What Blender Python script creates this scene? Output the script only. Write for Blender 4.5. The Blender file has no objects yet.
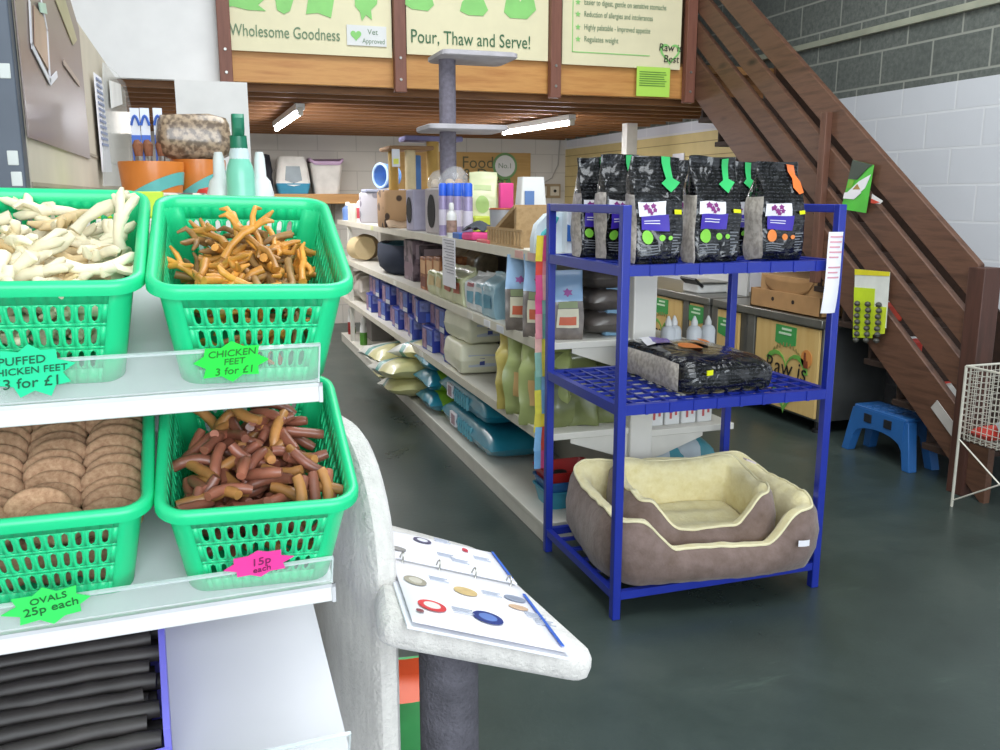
import bpy, math, random
from math import sin, cos, pi, radians as R
from mathutils import Vector as V, Matrix as MX, noise as NZ
random.seed(7)
SC = bpy.context.scene; COL = SC.collection
# ---------------------------------------------------------------- camera
FPX, HC, PSI, TH = 885.0, 1.5, R(18.5), math.atan(178/885.)
cam = bpy.data.cameras.new('camera'); camo = bpy.data.objects.new('camera', cam); COL.objects.link(camo)
cam.sensor_width = 36; cam.lens = FPX/1000*36; cam.clip_start = .02
camo.location = (0, 0, HC); camo.rotation_euler = (pi/2-TH, 0, -PSI); SC.camera = camo
_fw = V((sin(PSI)*cos(TH), cos(PSI)*cos(TH), -sin(TH))); _rt = V((cos(PSI), -sin(PSI), 0)); _up = _rt.cross(_fw)
def ray(x, y): return _fw+_rt*(x-500)/FPX+_up*(375-y)/FPX
def at(d, t): return V((0, 0, HC))+d*t
def PX(x, y, v): d = ray(x, y); return at(d, v/d.x)      # point on the plane X=v
def PY(x, y, v): d = ray(x, y); return at(d, v/d.y)
def PZ(x, y, v): d = ray(x, y); return at(d, (v-HC)/d.z)
def PD(x, y, dep): return at(ray(x, y), dep)
# ---------------------------------------------------------------- materials
def lin(c):
    if isinstance(c, str): c = tuple(int(c[i:i+2], 16)/255 for i in (0, 2, 4))
    return tuple((u/12.92 if u <= .04045 else ((u+.055)/1.055)**2.4) for u in c)+(1,)
class NT:
    def __init__(s, name):
        s.m = bpy.data.materials.new(name); s.m.use_nodes = True; s.t = s.m.node_tree; s.n = s.t.nodes
        s.b = s.n['Principled BSDF']
    def new(s, kind, **kw):
        nd = s.n.new(kind)
        for k, v in kw.items():
            if k in nd.inputs: nd.inputs[k].default_value = v
            else: setattr(nd, k, v)
        return nd
    def link(s, a, b): s.t.links.new(a, b)
    def coord(s, scale=(1, 1, 1), kind='Object', rot=(0, 0, 0), loc=(0, 0, 0)):
        tc = s.new('ShaderNodeTexCoord'); mp = s.new('ShaderNodeMapping'); s.link(tc.outputs[kind], mp.inputs[0])
        mp.inputs['Scale'].default_value = scale; mp.inputs['Rotation'].default_value = rot; mp.inputs['Location'].default_value = loc
        return mp.outputs[0]
    def ramp(s, fac, stops):
        r = s.new('ShaderNodeValToRGB'); el = r.color_ramp.elements
        while len(el) < len(stops): el.new(.5)
        for e, (p, c) in zip(el, stops): e.position = p; e.color = lin(c) if not (isinstance(c, tuple) and len(c) == 4) else c
        s.link(fac, r.inputs[0]); return r.outputs[0]
    def mix(s, fac, a, b, mode='MIX'):
        m = s.new('ShaderNodeMix', data_type='RGBA', blend_type=mode)
        for i, v in ((0, fac), (6, a), (7, b)):
            if hasattr(v, 'links'): s.link(v, m.inputs[i])
            else: m.inputs[i].default_value = v
        return m.outputs[2]
    def noise(s, co, scale, detail=3, rough=.5):
        nz = s.new('ShaderNodeTexNoise', Scale=scale, Detail=detail, Roughness=rough)
        if co: s.link(co, nz.inputs['Vector'])
        return nz.outputs['Fac']
    def bump(s, h, strength=.3, dist=.01):
        b = s.new('ShaderNodeBump', Strength=strength, Distance=dist); s.link(h, b.inputs['Height']); s.link(b.outputs[0], s.b.inputs['Normal'])
    def set(s, **kw):
        for k, v in kw.items(): s.b.inputs[k.replace('_', ' ')].default_value = v
_mc = {}
def mat(c, rough=.6, metal=0, var=.12, vs=8, bump=0, bs=60, alpha=1, trans=0, emit=0, rnd=0, coat=0, spec=.5, sheen=0):
    key = (c, rough, metal, var, vs, bump, bs, alpha, trans, emit, rnd, coat, spec, sheen)
    if key in _mc: return _mc[key]
    s = NT('mat_'+str(c)); col = lin(c)
    co = s.coord()
    if var or rnd:
        a = tuple(x*(1-var) for x in col[:3])+(1,); b = tuple(min(1, x*(1+var*.8)) for x in col[:3])+(1,)
        o = s.ramp(s.noise(co, vs), [(.3, a), (.7, b)])
        if rnd:
            oi = s.new('ShaderNodeObjectInfo'); hv = s.new('ShaderNodeHueSaturation')
            mr = s.new('ShaderNodeMapRange'); mr.inputs[3].default_value = 1-rnd; mr.inputs[4].default_value = 1+rnd
            s.link(oi.outputs['Random'], mr.inputs[0]); s.link(mr.outputs[0], hv.inputs['Value']); s.link(o, hv.inputs['Color']); o = hv.outputs[0]
        s.link(o, s.b.inputs['Base Color'])
    else: s.b.inputs['Base Color'].default_value = col
    s.set(Roughness=rough, Metallic=metal, Alpha=alpha, Specular_IOR_Level=spec)
    if trans: s.set(Transmission_Weight=trans)
    if coat: s.set(Coat_Weight=coat, Coat_Roughness=.12)
    if sheen: s.set(Sheen_Weight=sheen, Sheen_Roughness=.5)
    if emit: s.b.inputs['Emission Color'].default_value = col; s.set(Emission_Strength=emit)
    if bump: s.bump(s.noise(co, bs, 4), bump, .01)
    _mc[key] = s.m; return s.m
def wood(c1, c2, axis='x', scale=1, rough=.55, knots=True):
    key = ('wood', c1, c2, axis, scale, rough)
    if key in _mc: return _mc[key]
    s = NT('mat_wood'); st = {'x': (.8, 9, 9), 'y': (9, .8, 9), 'z': (9, 9, .8)}[axis]
    co = s.coord(tuple(scale*q for q in st)); n = s.noise(co, 2.2, 6, .6)
    o = s.ramp(n, [(.28, c1), (.5, c2), (.72, c1)])
    if knots:
        k = s.new('ShaderNodeTexVoronoi', Scale=1.6*scale); s.link(s.coord({'x': (1, 2.4, 2.4), 'y': (2.4, 1, 2.4), 'z': (2.4, 2.4, 1)}[axis]), k.inputs['Vector'])
        kk = s.ramp(k.outputs['Distance'], [(.03, (1, 1, 1, 1)), (.13, (0, 0, 0, 1))])
        dk = tuple(x*.35 for x in lin(c1)[:3])+(1,)
        o = s.mix(kk, o, dk)
    s.link(o, s.b.inputs['Base Color']); s.set(Roughness=rough); s.bump(n, .15, .004)
    _mc[key] = s.m; return s.m
def speckle(c1, c2, scale=90, lo=.52, hi=.56, rough=.5, stretch=(1, 1, 1), coat=0):
    key = ('sp', c1, c2, scale, lo, hi, rough, stretch, coat)
    if key in _mc: return _mc[key]
    s = NT('mat_speckle'); n = s.noise(s.coord(stretch), scale, 2)
    o = s.ramp(n, [(lo, c1), (hi, c2)]); s.link(o, s.b.inputs['Base Color']); s.set(Roughness=rough)
    if coat: s.set(Coat_Weight=coat, Coat_Roughness=.1)
    _mc[key] = s.m; return s.m
def shiny_print(base, ink, rough=.14):     # crinkled foil film printed with small pale writing
    key = ('film', base, ink, rough)
    if key in _mc: return _mc[key]
    s = NT('mat_film'); co = s.coord((1, 1, 1))
    w = s.noise(s.coord((190, 190, 340)), 1, 1); ln = s.new('ShaderNodeTexWave', bands_direction='Z', Scale=24)
    s.link(s.coord(), ln.inputs['Vector'])
    k = s.ramp(w, [(.54, (0, 0, 0, 1)), (.60, (.55, .55, .55, 1))]); k2 = s.ramp(ln.outputs['Fac'], [(.5, (0, 0, 0, 1)), (.6, (1, 1, 1, 1))])
    f = s.mix(1.0, k, k2, 'MULTIPLY'); o = s.mix(f, lin(base), lin(ink)); s.link(o, s.b.inputs['Base Color'])
    s.set(Roughness=rough, Coat_Weight=.5, Coat_Roughness=.05)
    vz = s.new('ShaderNodeTexNoise', Scale=11, Detail=1.5, Distortion=.9); s.link(co, vz.inputs['Vector']); s.bump(vz.outputs['Fac'], .8, .04)
    _mc[key] = s.m; return s.m
def clear(tint='eef4f4', alpha=.16, rough=.08):
    key = ('clear', tint, alpha, rough)
    if key in _mc: return _mc[key]
    s = NT('mat_clear'); s.b.inputs['Base Color'].default_value = lin(tint); s.set(Alpha=alpha, Roughness=rough, Specular_IOR_Level=.8)
    _mc[key] = s.m; return s.m
# ---------------------------------------------------------------- mesh building
class MB:
    def __init__(s): s.v = []; s.f = []; s.k = []
    def add(s, vs, fs, m=0):
        o = len(s.v); s.v += [tuple(p) for p in vs]
        for f in fs: s.f.append([o+i for i in f]); s.k.append(m)
        return s
    def box(s, c, d, m=0, rot=None):
        x, y, z = (q/2 for q in d)
        vs = [V((a*x, b*y, e*z)) for e in (-1, 1) for b in (-1, 1) for a in (-1, 1)]
        if rot is not None: vs = [rot @ q for q in vs]
        vs = [q+V(c) for q in vs]
        return s.add(vs, [(0, 2, 3, 1), (4, 5, 7, 6), (0, 1, 5, 4), (2, 6, 7, 3), (0, 4, 6, 2), (1, 3, 7, 5)], m)
    def lohi(s, a, b, m=0): return s.box([(p+q)/2 for p, q in zip(a, b)], [abs(q-p) for p, q in zip(a, b)], m)
    def beam(s, p, q, w, h, m=0, up=(0, 0, 1)):
        p, q = V(p), V(q); d = (q-p); L = d.length; d.normalize(); u = V(up); r = d.cross(u)
        if r.length < 1e-4: r = d.cross(V((1, 0, 0)))
        r.normalize(); u = r.cross(d)
        return s.box((p+q)/2, (L, w, h), m, MX((d, -r, u)).transposed())
    def rings(s, rs, m=0, cap=True, close=True):
        n = len(rs[0]); vs = [p for r in rs for p in r]; fs = []
        for i in range(len(rs)-1):
            for j in range(n if close else n-1):
                k = (j+1) % n; fs.append((i*n+j, i*n+k, (i+1)*n+k, (i+1)*n+j))
        if cap:
            fs.append(tuple(range(n-1, -1, -1))); fs.append(tuple((len(rs)-1)*n+j for j in range(n)))
        return s.add(vs, fs, m)
    def tube(s, pts, r, n=8, m=0, cap=True):
        pts = [V(p) for p in pts]; rs = []; u = None
        for i, p in enumerate(pts):
            t = (pts[min(i+1, len(pts)-1)]-pts[max(i-1, 0)]).normalized()
            if u is None: u = t.orthogonal().normalized()
            u = (u-t*u.dot(t)).normalized(); w = t.cross(u)
            rr = r[i] if isinstance(r, (list, tuple)) else r
            rs.append([p+(u*cos(2*pi*j/n)+w*sin(2*pi*j/n))*rr for j in range(n)])
        return s.rings(rs, m, cap)
    def lathe(s, prof, n=24, o=(0, 0, 0), m=0, axis='z', cap=True):
        rs = []
        for r, h in prof:
            ring = []
            for j in range(n):
                a = 2*pi*j/n; p = (r*cos(a), r*sin(a), h)
                if axis == 'x': p = (h, p[0], p[1])
                if axis == 'y': p = (p[0], -h, p[1])
                ring.append(V(p)+V(o))
            rs.append(ring)
        return s.rings(rs, m, cap)
    def prism(s, poly, z0, z1, m=0, fn=None):
        fn = fn or (lambda x, y, z: (x, y, z))
        return s.rings([[fn(x, y, z0) for x, y in poly], [fn(x, y, z1) for x, y in poly]], m)
    def grid(s, fn, nu, nv, m=0):
        vs = [fn(i/nu, j/nv) for j in range(nv+1) for i in range(nu+1)]
        return s.add(vs, [(j*(nu+1)+i, j*(nu+1)+i+1, (j+1)*(nu+1)+i+1, (j+1)*(nu+1)+i) for j in range(nv) for i in range(nu)], m)
    def warp(s, fn): s.v = [tuple(fn(V(p))) for p in s.v]; return s
    def build(s, name, mats, parent=None, smooth=40, bevel=0, solid=0, sub=0, loc=None):
        me = bpy.data.meshes.new(name); me.from_pydata(s.v, [], s.f); me.update()
        if not isinstance(mats, (list, tuple)): mats = [mats]
        for q in mats: me.materials.append(q)
        for p, k in zip(me.polygons, s.k): p.material_index = k
        if smooth:
            me.shade_smooth(); me.set_sharp_from_angle(angle=R(smooth))
        o = bpy.data.objects.new(name, me); COL.objects.link(o); o.parent = parent
        if loc is not None: o.location = loc
        if solid: md = o.modifiers.new('solid', 'SOLIDIFY'); md.thickness = solid; md.offset = 0
        if bevel: md = o.modifiers.new('bevel', 'BEVEL'); md.width = bevel; md.segments = 2; md.limit_method = 'ANGLE'; md.angle_limit = R(50)
        if sub: md = o.modifiers.new('sub', 'SUBSURF'); md.levels = sub; md.render_levels = sub
        return o
def tag(o, label=None, cat=None, group=None, kind=None):
    if label: o['label'] = label
    if cat: o['category'] = cat
    if group: o['group'] = group
    if kind: o['kind'] = kind
    return o
def thing(name, label, cat, loc=(0, 0, 0), rot=0, group=None):
    o = bpy.data.objects.new(name, None); COL.objects.link(o); o.location = loc; o.empty_display_size = .05
    o.rotation_euler = rot if isinstance(rot, (tuple, list)) else (0, 0, rot)
    return tag(o, label, cat, group)
def struct(o): o['kind'] = 'structure'; return o
def dup(o, loc=None, rot=None, label=None, group=None, parent=None):
    c = o.copy(); COL.objects.link(c)
    if parent: c.parent = parent
    if loc is not None: c.location = loc
    if rot is not None: c.rotation_euler = rot if not isinstance(rot, (int, float)) else (0, 0, rot)
    if label: c['label'] = label
    if group: c['group'] = group
    for ch in list(o.children): dup(ch, parent=c)
    return c
def text(s, size, m, parent, loc, rot=(0, 0, 0), name='lettering', align='CENTER', shear=0, sx=1, wid=0):
    cu = bpy.data.curves.new('t', 'FONT'); cu.body = s; cu.size = size; cu.align_x = align; cu.align_y = 'CENTER'; cu.shear = shear
    cu.extrude = .0004; cu.resolution_u = 3
    o = bpy.data.objects.new('t', cu); COL.objects.link(o); bpy.context.view_layer.update()
    me = bpy.data.meshes.new_from_object(o.evaluated_get(bpy.context.evaluated_depsgraph_get()))
    bpy.data.objects.remove(o); bpy.data.curves.remove(cu)
    me.materials.clear(); me.materials.append(m)
    if wid:
        xs = [v.co.x for v in me.vertices]; sx = wid/(max(xs)-min(xs))
    q = bpy.data.objects.new(name, me); COL.objects.link(q); q.parent = parent; q.location = loc; q.rotation_euler = rot; q.scale = (sx, 1, 1)
    return q
def crinkle(amp, f=9, seed=0):
    def g(p): return p+NZ.noise_vector(p*f+V((seed*3.1, seed*1.7, seed)))*amp
    return g
def rrect(a, b, r, nc=4):
    pts = []
    for cx, cy, a0 in ((a-r, b-r, 0), (-a+r, b-r, 90), (-a+r, -b+r, 180), (a-r, -b+r, 270)):
        for i in range(nc+1):
            t = R(a0+90*i/nc); pts.append((cx+r*cos(t), cy+r*sin(t)))
    return pts
def ell(a, b, n=20, cx=0, cy=0): return [(cx+a*cos(2*pi*i/n), cy+b*sin(2*pi*i/n)) for i in range(n)]
def star(n, r0, r1, sy=1, jit=0): return [((r1 if i % 2 else r0)*(1+random.uniform(-jit, jit))*cos(pi*i/n+pi/2), sy*(r1 if i % 2 else r0)*sin(pi*i/n+pi/2)) for i in range(2*n)]
def heart(s): return [(s*.0625*16*sin(t)**3, s*.0625*(13*cos(t)-5*cos(2*t)-2*cos(3*t)-cos(4*t))) for t in [2*pi*i/32 for i in range(32)]]
# common materials
M_white = mat('dededc', .45, var=.03); M_shelf = mat('d9d6cc', .45, var=.05); M_black = mat('141416', .5); M_ink = mat('26332a', .7, var=0)
M_blue = mat('1c2e96', .35, var=.06, coat=.2); M_green = mat('1fcb86', .4, var=.04, coat=.15); M_steel = mat('a6a59f', .32, .85, var=.08)
M_card = mat('b4895a', .75); M_paper = mat('eceaf0', .7, var=.03); M_acr = clear('f2f8f8', .13)
# ================================================================ setting
def floor_mat():
    s = NT('floor_paint'); co = s.coord()
    n = s.noise(co, 1.3, 6, .65); o = s.ramp(n, [(.3, '2e3835'), (.55, '3a4541'), (.75, '47504b')])
    sp = s.ramp(s.noise(co, 55, 3, .7), [(.70, (0, 0, 0, 1)), (.76, (1, 1, 1, 1))])
    o = s.mix(sp, o, lin('55685f')); wl = s.ramp(s.noise(s.coord((.7, 3, 1)), 2.2, 5, .7), [(.62, (0, 0, 0, 1)), (.75, (.5, .5, .5, 1))])
    o = s.mix(wl, o, lin('5c6d62')); s.link(o, s.b.inputs['Base Color'])
    s.link(s.ramp(n, [(.3, (.26, .26, .26, 1)), (.7, (.42, .42, .42, 1))]), s.b.inputs['Roughness']); s.bump(s.noise(co, 40, 4), .12, .006)
    return s.m
def block_mat(split):
    s = NT('breeze_block'); co = s.coord(rot=(0, 0, 0))
    tc = s.new('ShaderNodeTexCoord'); sx = s.new('ShaderNodeSeparateXYZ'); s.link(tc.outputs['Object'], sx.inputs[0])
    cb = s.new('ShaderNodeCombineXYZ'); s.link(sx.outputs['Y'], cb.inputs[0]); s.link(sx.outputs['Z'], cb.inputs[1])
    br = s.new('ShaderNodeTexBrick', Scale=1.0); s.link(cb.outputs[0], br.inputs['Vector'])
    for k, v in (('Brick Width', .45), ('Row Height', .225), ('Mortar Size', .008), ('Mortar Smooth', .3)): br.inputs[k].default_value = v
    br.offset = .5; mort = br.outputs['Fac']; n = s.noise(co, 30, 5, .7); n2 = s.noise(co, 2, 3)
    grey = s.mix(s.ramp(n, [(.35, (0, 0, 0, 1)), (.7, (1, 1, 1, 1))]), lin('5b605c'), lin('7c807a'))
    grey = s.mix(s.ramp(n2, [(.35, (0, 0, 0, 1)), (.65, (.45, .45, .45, 1))]), grey, lin('555a56')); grey = s.mix(mort, grey, lin('9a9c93'))
    wht = s.mix(mort, lin('d6d8dd'), lin('e2e3e6')); wht = s.mix(s.ramp(n2, [(.3, (0, 0, 0, 1)), (.8, (.3, .3, .3, 1))]), wht, lin('c9cbd0'))
    mt = s.new('ShaderNodeMath', operation='GREATER_THAN'); s.link(sx.outputs['Z'], mt.inputs[0]); mt.inputs[1].default_value = split
    s.link(s.mix(mt.outputs[0], wht, grey), s.b.inputs['Base Color']); s.set(Roughness=.8)
    iv = s.new('ShaderNodeMath', operation='SUBTRACT'); iv.inputs[0].default_value = 1; s.link(mort, iv.inputs[1])
    ad = s.new('ShaderNodeMath', operation='MULTIPLY_ADD'); s.link(n, ad.inputs[0]); ad.inputs[1].default_value = .25; s.link(iv.outputs[0], ad.inputs[2])
    s.bump(ad.outputs[0], .35, .006); return s.m
M_floor = floor_mat()
struct(MB().lohi((-1.6, -3.2, -.1), (4.7, 10.9, 0)).build('floor', M_floor, smooth=0))
struct(MB().lohi((4.47, -3.2, 0), (4.67, 10.7, 4.7)).build('wall_right', block_mat(2.2), smooth=0))
struct(MB().lohi((-1.6, -3.2, 0), (-1.4, 10.7, 4.7)).build('wall_left', mat('cfccc8', .8, var=.05), smooth=0))
wb = NT('painted_block'); co_ = wb.coord(); wbx = wb.new('ShaderNodeTexCoord'); sx_ = wb.new('ShaderNodeSeparateXYZ'); wb.link(wbx.outputs['Object'], sx_.inputs[0])
cb_ = wb.new('ShaderNodeCombineXYZ'); wb.link(sx_.outputs['X'], cb_.inputs[0]); wb.link(sx_.outputs['Z'], cb_.inputs[1])
br_ = wb.new('ShaderNodeTexBrick', Scale=1.0); wb.link(cb_.outputs[0], br_.inputs['Vector'])
for k_, v_ in (('Brick Width', .45), ('Row Height', .225), ('Mortar Size', .006)): br_.inputs[k_].default_value = v_
wb.link(wb.mix(br_.outputs['Fac'], lin('cfcac2'), lin('bdb8b0')), wb.b.inputs['Base Color']); wb.set(Roughness=.8)
struct(MB().lohi((-1.6, 10.7, 0), (4.7, 10.9, 4.7)).build('wall_back', wb.m, smooth=0))
struct(MB().lohi((-1.6, -3.2, 4.7), (4.7, 10.9, 4.8)).build('ceiling', mat('c9c8c4', .8), smooth=0))
# mezzanine
M_joist = wood('6b4526', '8f6138', 'x', rough=.6, knots=False); M_pine = wood('b3743a', 'cc9452', 'x', rough=.5)
M_red = wood('6b4032', '7f5040', 'z', rough=.55)
struct(MB().lohi((-1.4, 6.3, 2.44), (4.47, 10.7, 2.5)).build('trim_deck', wood('8a5f35', 'a87645', 'x', knots=False), smooth=0))
for i in range(14):
    y = 6.42+i*.32
    struct(MB().lohi((-1.4, y, 2.2), (4.4, y+.055, 2.44)).build('trim_joist', M_joist, smooth=0))
struct(MB().lohi((.2, 6.25, 2.235), (3.66, 6.30, 2.47)).build('trim_beam', M_pine, bevel=.004))
struct(MB().lohi((-1.4, 6.27, 2.235), (.2, 6.34, 4.7)).build('wall_mezzanine', mat('eceae8', .6, var=.03), smooth=0))
struct(MB().lohi((.2, 6.36, 2.5), (3.7, 6.4, 3.5)).build('trim_backboard', mat('6d5138', .7), smooth=0))
struct(MB().lohi((PY(177, 120, 6.1).x, 6.1, 0), (PY(249, 120, 6.1).x, 6.2, 2.215)).build('wall_pier', mat('e6e4e1', .7, var=.04), smooth=0))
for i, px in enumerate((226, 399, 553, 687)):
    x = PY(px, 70, 6.22).x
    t = tag(MB().lohi((x-.04, 6.16, 2.2), (x+.04, 6.22, 3.5)).build('guard_post', M_red, bevel=.003), ['brown timber upright at the left end of the mezzanine, beside the white board', 'brown timber upright between the first and second cream posters', 'brown timber upright between the second and third cream posters', 'brown timber upright on the mezzanine where the staircase meets it'][i], 'post')
    for zz in (2.28, 2.42): MB().lathe([(.011, 0), (.009, .006)], 8, (x, 6.16, zz), axis='y').build('bolt', M_steel, t)
struct(MB().lohi((4.455, 6.5, .9), (4.47, 10.7, 2.09)).build('trim_slatwall', [mat('cdb981', .55, var=.05)], smooth=0))
g = MB()
for i in range(9): g.lohi((4.449, 6.5, 2.0-i*.125), (4.456, 10.69, 2.008-i*.125))
struct(g.build('trim_slat_grooves', mat('9b8757', .6), smooth=0))
struct(MB().lohi((4.452, 6.4, 2.09), (4.47, 10.7, 2.11)).build('trim_slat_cap', M_white, smooth=0))
p0 = PX(1000, 4, 4.45); 
struct(MB().lohi((4.435, 1.5, 2.595), (4.47, 6.7, 2.64)).build('trim_conduit', mat('a9ab98', .6), bevel=.004))
px_ = PY(632, 140, 8.0); struct(MB().lohi((px_.x-.055, 8, 0), (px_.x+.055, 8.11, 2.2)).build('trim_post', mat('dcd9d0', .6), smooth=0))
# fluorescent lights
M_tube = mat('f4f6ff', .4, var=0, emit=60)
for i, (a, b, lab) in enumerate((((271, 133), (300, 113), 'lit fluorescent batten under the mezzanine above the litter trays'), ((504, 133), (571, 123), 'lit fluorescent batten under the mezzanine above the end of the gondola'))):
    p, q = PZ(*a, 2.12), PZ(*b, 2.12)
    if i == 0: p = q+(p-q).normalized()*1.7
    c = (p+q)/2; d = (q-p).normalized(); L = (q-p).length
    t = thing('fluorescent_light', lab, 'light', c, math.atan2(d.y, d.x))
    MB().box((0, 0, .045), (L+.05, .07, .05)).build('fitting', M_white, t, bevel=.006)
    MB().tube([(-L/2, 0, 0), (L/2, 0, 0)], .017, 12).build('tube', M_tube, t)
    g = MB(); [g.box((sx*(L/2+.015), 0, .01), (.03, .04, .06)) for sx in (-1, 1)]; g.build('end_cap', mat('cfcabd', .5), t, bevel=.004)
    g = MB(); [g.box((sx*L*.35, 0, .095), (.02, .02, .06)) for sx in (-1, 1)]; g.build('bracket', M_steel, t)
    la = bpy.data.lights.new('tube_lamp', 'AREA'); la.shape = 'RECTANGLE'; la.size = L; la.size_y = .06; la.energy = 10; la.color = (.95, .97, 1)
    lo = bpy.data.objects.new('tube_lamp', la); COL.objects.link(lo); lo.location = c+V((0, 0, -.03)); lo.rotation_euler = (0, 0, math.atan2(d.y, d.x))
# posters on the mezzanine front (plane Y = 6.21)
M_cream = mat('e6ddb8', .6, var=.03); M_leaf = mat('8ccf74', .6, var=.08); M_txt = mat('6f8a6c', .7, var=0); M_dk = mat('3d6a49', .7, var=0)
def poster(x0, x1, y1l, label):
    a = PY(x0, y1l, 6.21); b = PY(x1, y1l, 6.21); z0 = a.z
    t = thing('poster', label, 'poster', ((a.x+b.x)/2, 6.21, z0))
    MB().lohi((-(b.x-a.x)/2, 0, 0), ((b.x-a.x)/2, .012, 3.35-z0)).build('board', M_cream, t, smooth=0)
    t['off'] = ((a.x+b.x)/2); return t, (a.x+b.x)/2, z0
def pz(px, py, X0, Z0): q = PY(px, py, 6.205); return V((q.x-X0, -.006, q.z-Z0))
def blob(t, pts, X0, Z0, m, name='printed_picture', d=0):
    MB().prism([(pz(x, y, X0, Z0).x, pz(x, y, X0, Z0).z) for x, y in pts], 0, .003, fn=lambda x, y, z: (x, -.004-z-d, y)).build(name, m, t, smooth=0)
RX = (pi/2, 0, 0)
t, X0, Z0 = poster(230, 392, 50, 'cream poster reading Wholesome Goodness with green food drawings, above the pine beam')
blob(t, [(222, -30), (262, -20), (266, -2), (258, 5), (266, 11), (248, 10), (232, 6), (222, 9)], X0, Z0, M_leaf)
blob(t, [(278, -30), (290, -32), (294, -2), (290, 11), (284, 14), (277, 10), (275, -2)], X0, Z0, M_leaf)
blob(t, [(308, -25), (330, -28), (334, 0), (331, 18), (318, 13), (306, 14), (308, 0)], X0, Z0, M_leaf)
blob(t, [(354, -20), (366, -28), (378, -18), (377, 4), (371, 10), (372, 20), (366, 15), (362, 21), (360, 12), (355, 6)], X0, Z0, M_leaf)
text('Wholesome Goodness', .105, M_txt, t, pz(286, 33, X0, Z0), RX, wid=.70)
pq = MB(); c0, c1 = pz(347, 45, X0, Z0), pz(386, 27, X0, Z0); pq.lohi((c0.x, -.012, c0.z), (c1.x, -.003, c1.z)); pl = pq.build('plaque', M_white, t, smooth=0)
MB().prism(heart(.036), 0, .003, fn=lambda x, y, z: (x+c0.x+.06, -.013-z, y+(c0.z+c1.z)/2)).build('heart_mark', M_leaf, pl, smooth=0)
text('Vet', .05, M_txt, pl, ((c0.x+c1.x)/2+.04, -.0135, c1.z-.04), RX); text('Approved', .045, M_txt, pl, ((c0.x+c1.x)/2+.045, -.0135, c0.z+.03), RX, wid=.15)
t, X0, Z0 = poster(407, 548, 54, 'cream poster reading Pour, Thaw and Serve with green bowls')
blob(t, [(402, -20), (425, -25), (434, 5), (428, 11), (412, 9), (404, 4)], X0, Z0, M_leaf)
blob(t, [(462, 2), (470, -6), (482, -4), (488, 10), (483, 16), (468, 15), (460, 11)], X0, Z0, M_leaf)
blob(t, [(506, 0), (515, -12), (520, 2), (527, -8), (534, 0), (536, 10), (527, 19), (510, 18), (504, 12)], X0, Z0, M_leaf)
text('Pour, Thaw and Serve!', .125, M_dk, t, pz(472, 40, X0, Z0), RX, wid=.86)
t, X0, Z0 = poster(562, 680, 64, 'cream poster listing green starred benefits with a Raw is Best heart')
for i, (y, s) in enumerate(((2, 'Easier to digest, gentle on sensitive stomachs'), (14, 'Reduction of allergies and intolerances'), (27, 'Highly palatable - Improved appetite'), (39, 'Regulates weight'))):
    text(s, .055, M_txt, t, pz(584, y, X0, Z0), RX, align='LEFT', wid=(.66, .55, .53, .27)[i])
    c = pz(578, y, X0, Z0); MB().prism(star(5, .022, .010), 0, .002, fn=lambda x, y, z: (x+c.x, -.004-z, y+c.z)).build('star_bullet', M_leaf, t, smooth=0)
g = MB(); a, b = pz(572, 52, X0, Z0), pz(650, 54, X0, Z0); g.lohi((a.x, -.005, a.z), (b.x, -.003, a.z+.006)); g.lohi((a.x, -.005, a.z), (a.x+.006, -.003, a.z+.6)); g.build('border_line', M_leaf, t, smooth=0)
c = pz(670, 53, X0, Z0); hp = heart(.085); hi = heart(.065); hn = len(hp)
g = MB(); g.rings([[V((x+c.x, -.006, y+c.z)) for x, y in hp], [V((x+c.x, -.006, y+c.z)) for x, y in hi]], cap=False); ht = g.build('heart_outline', M_leaf, t, smooth=0)
text('Raw is', .075, M_black, t, c+V((0, -.003, .035)), RX, shear=.1); text('Best', .075, M_black, t, c+V((.01, -.003, -.045)), RX, shear=.1)
a, b = PY(636, 96, 6.19), PY(670, 68, 6.19)
t = tag(MB().lohi((a.x, 6.185, a.z), (b.x, 6.19, b.z)).build('notice', mat('b6e25a', .6, var=.03), smooth=0), 'yellow-green paper notice pinned below the starred cream poster', 'notice')
g = MB(); [g.lohi((a.x+.02, 6.181, b.z-.04-i*.016), (b.x-.02-random.random()*.04, 6.184, b.z-.034-i*.016)) for i in range(7)]; g.build('printed_lines', mat('5f8c3a', .7), t, smooth=0)
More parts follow.
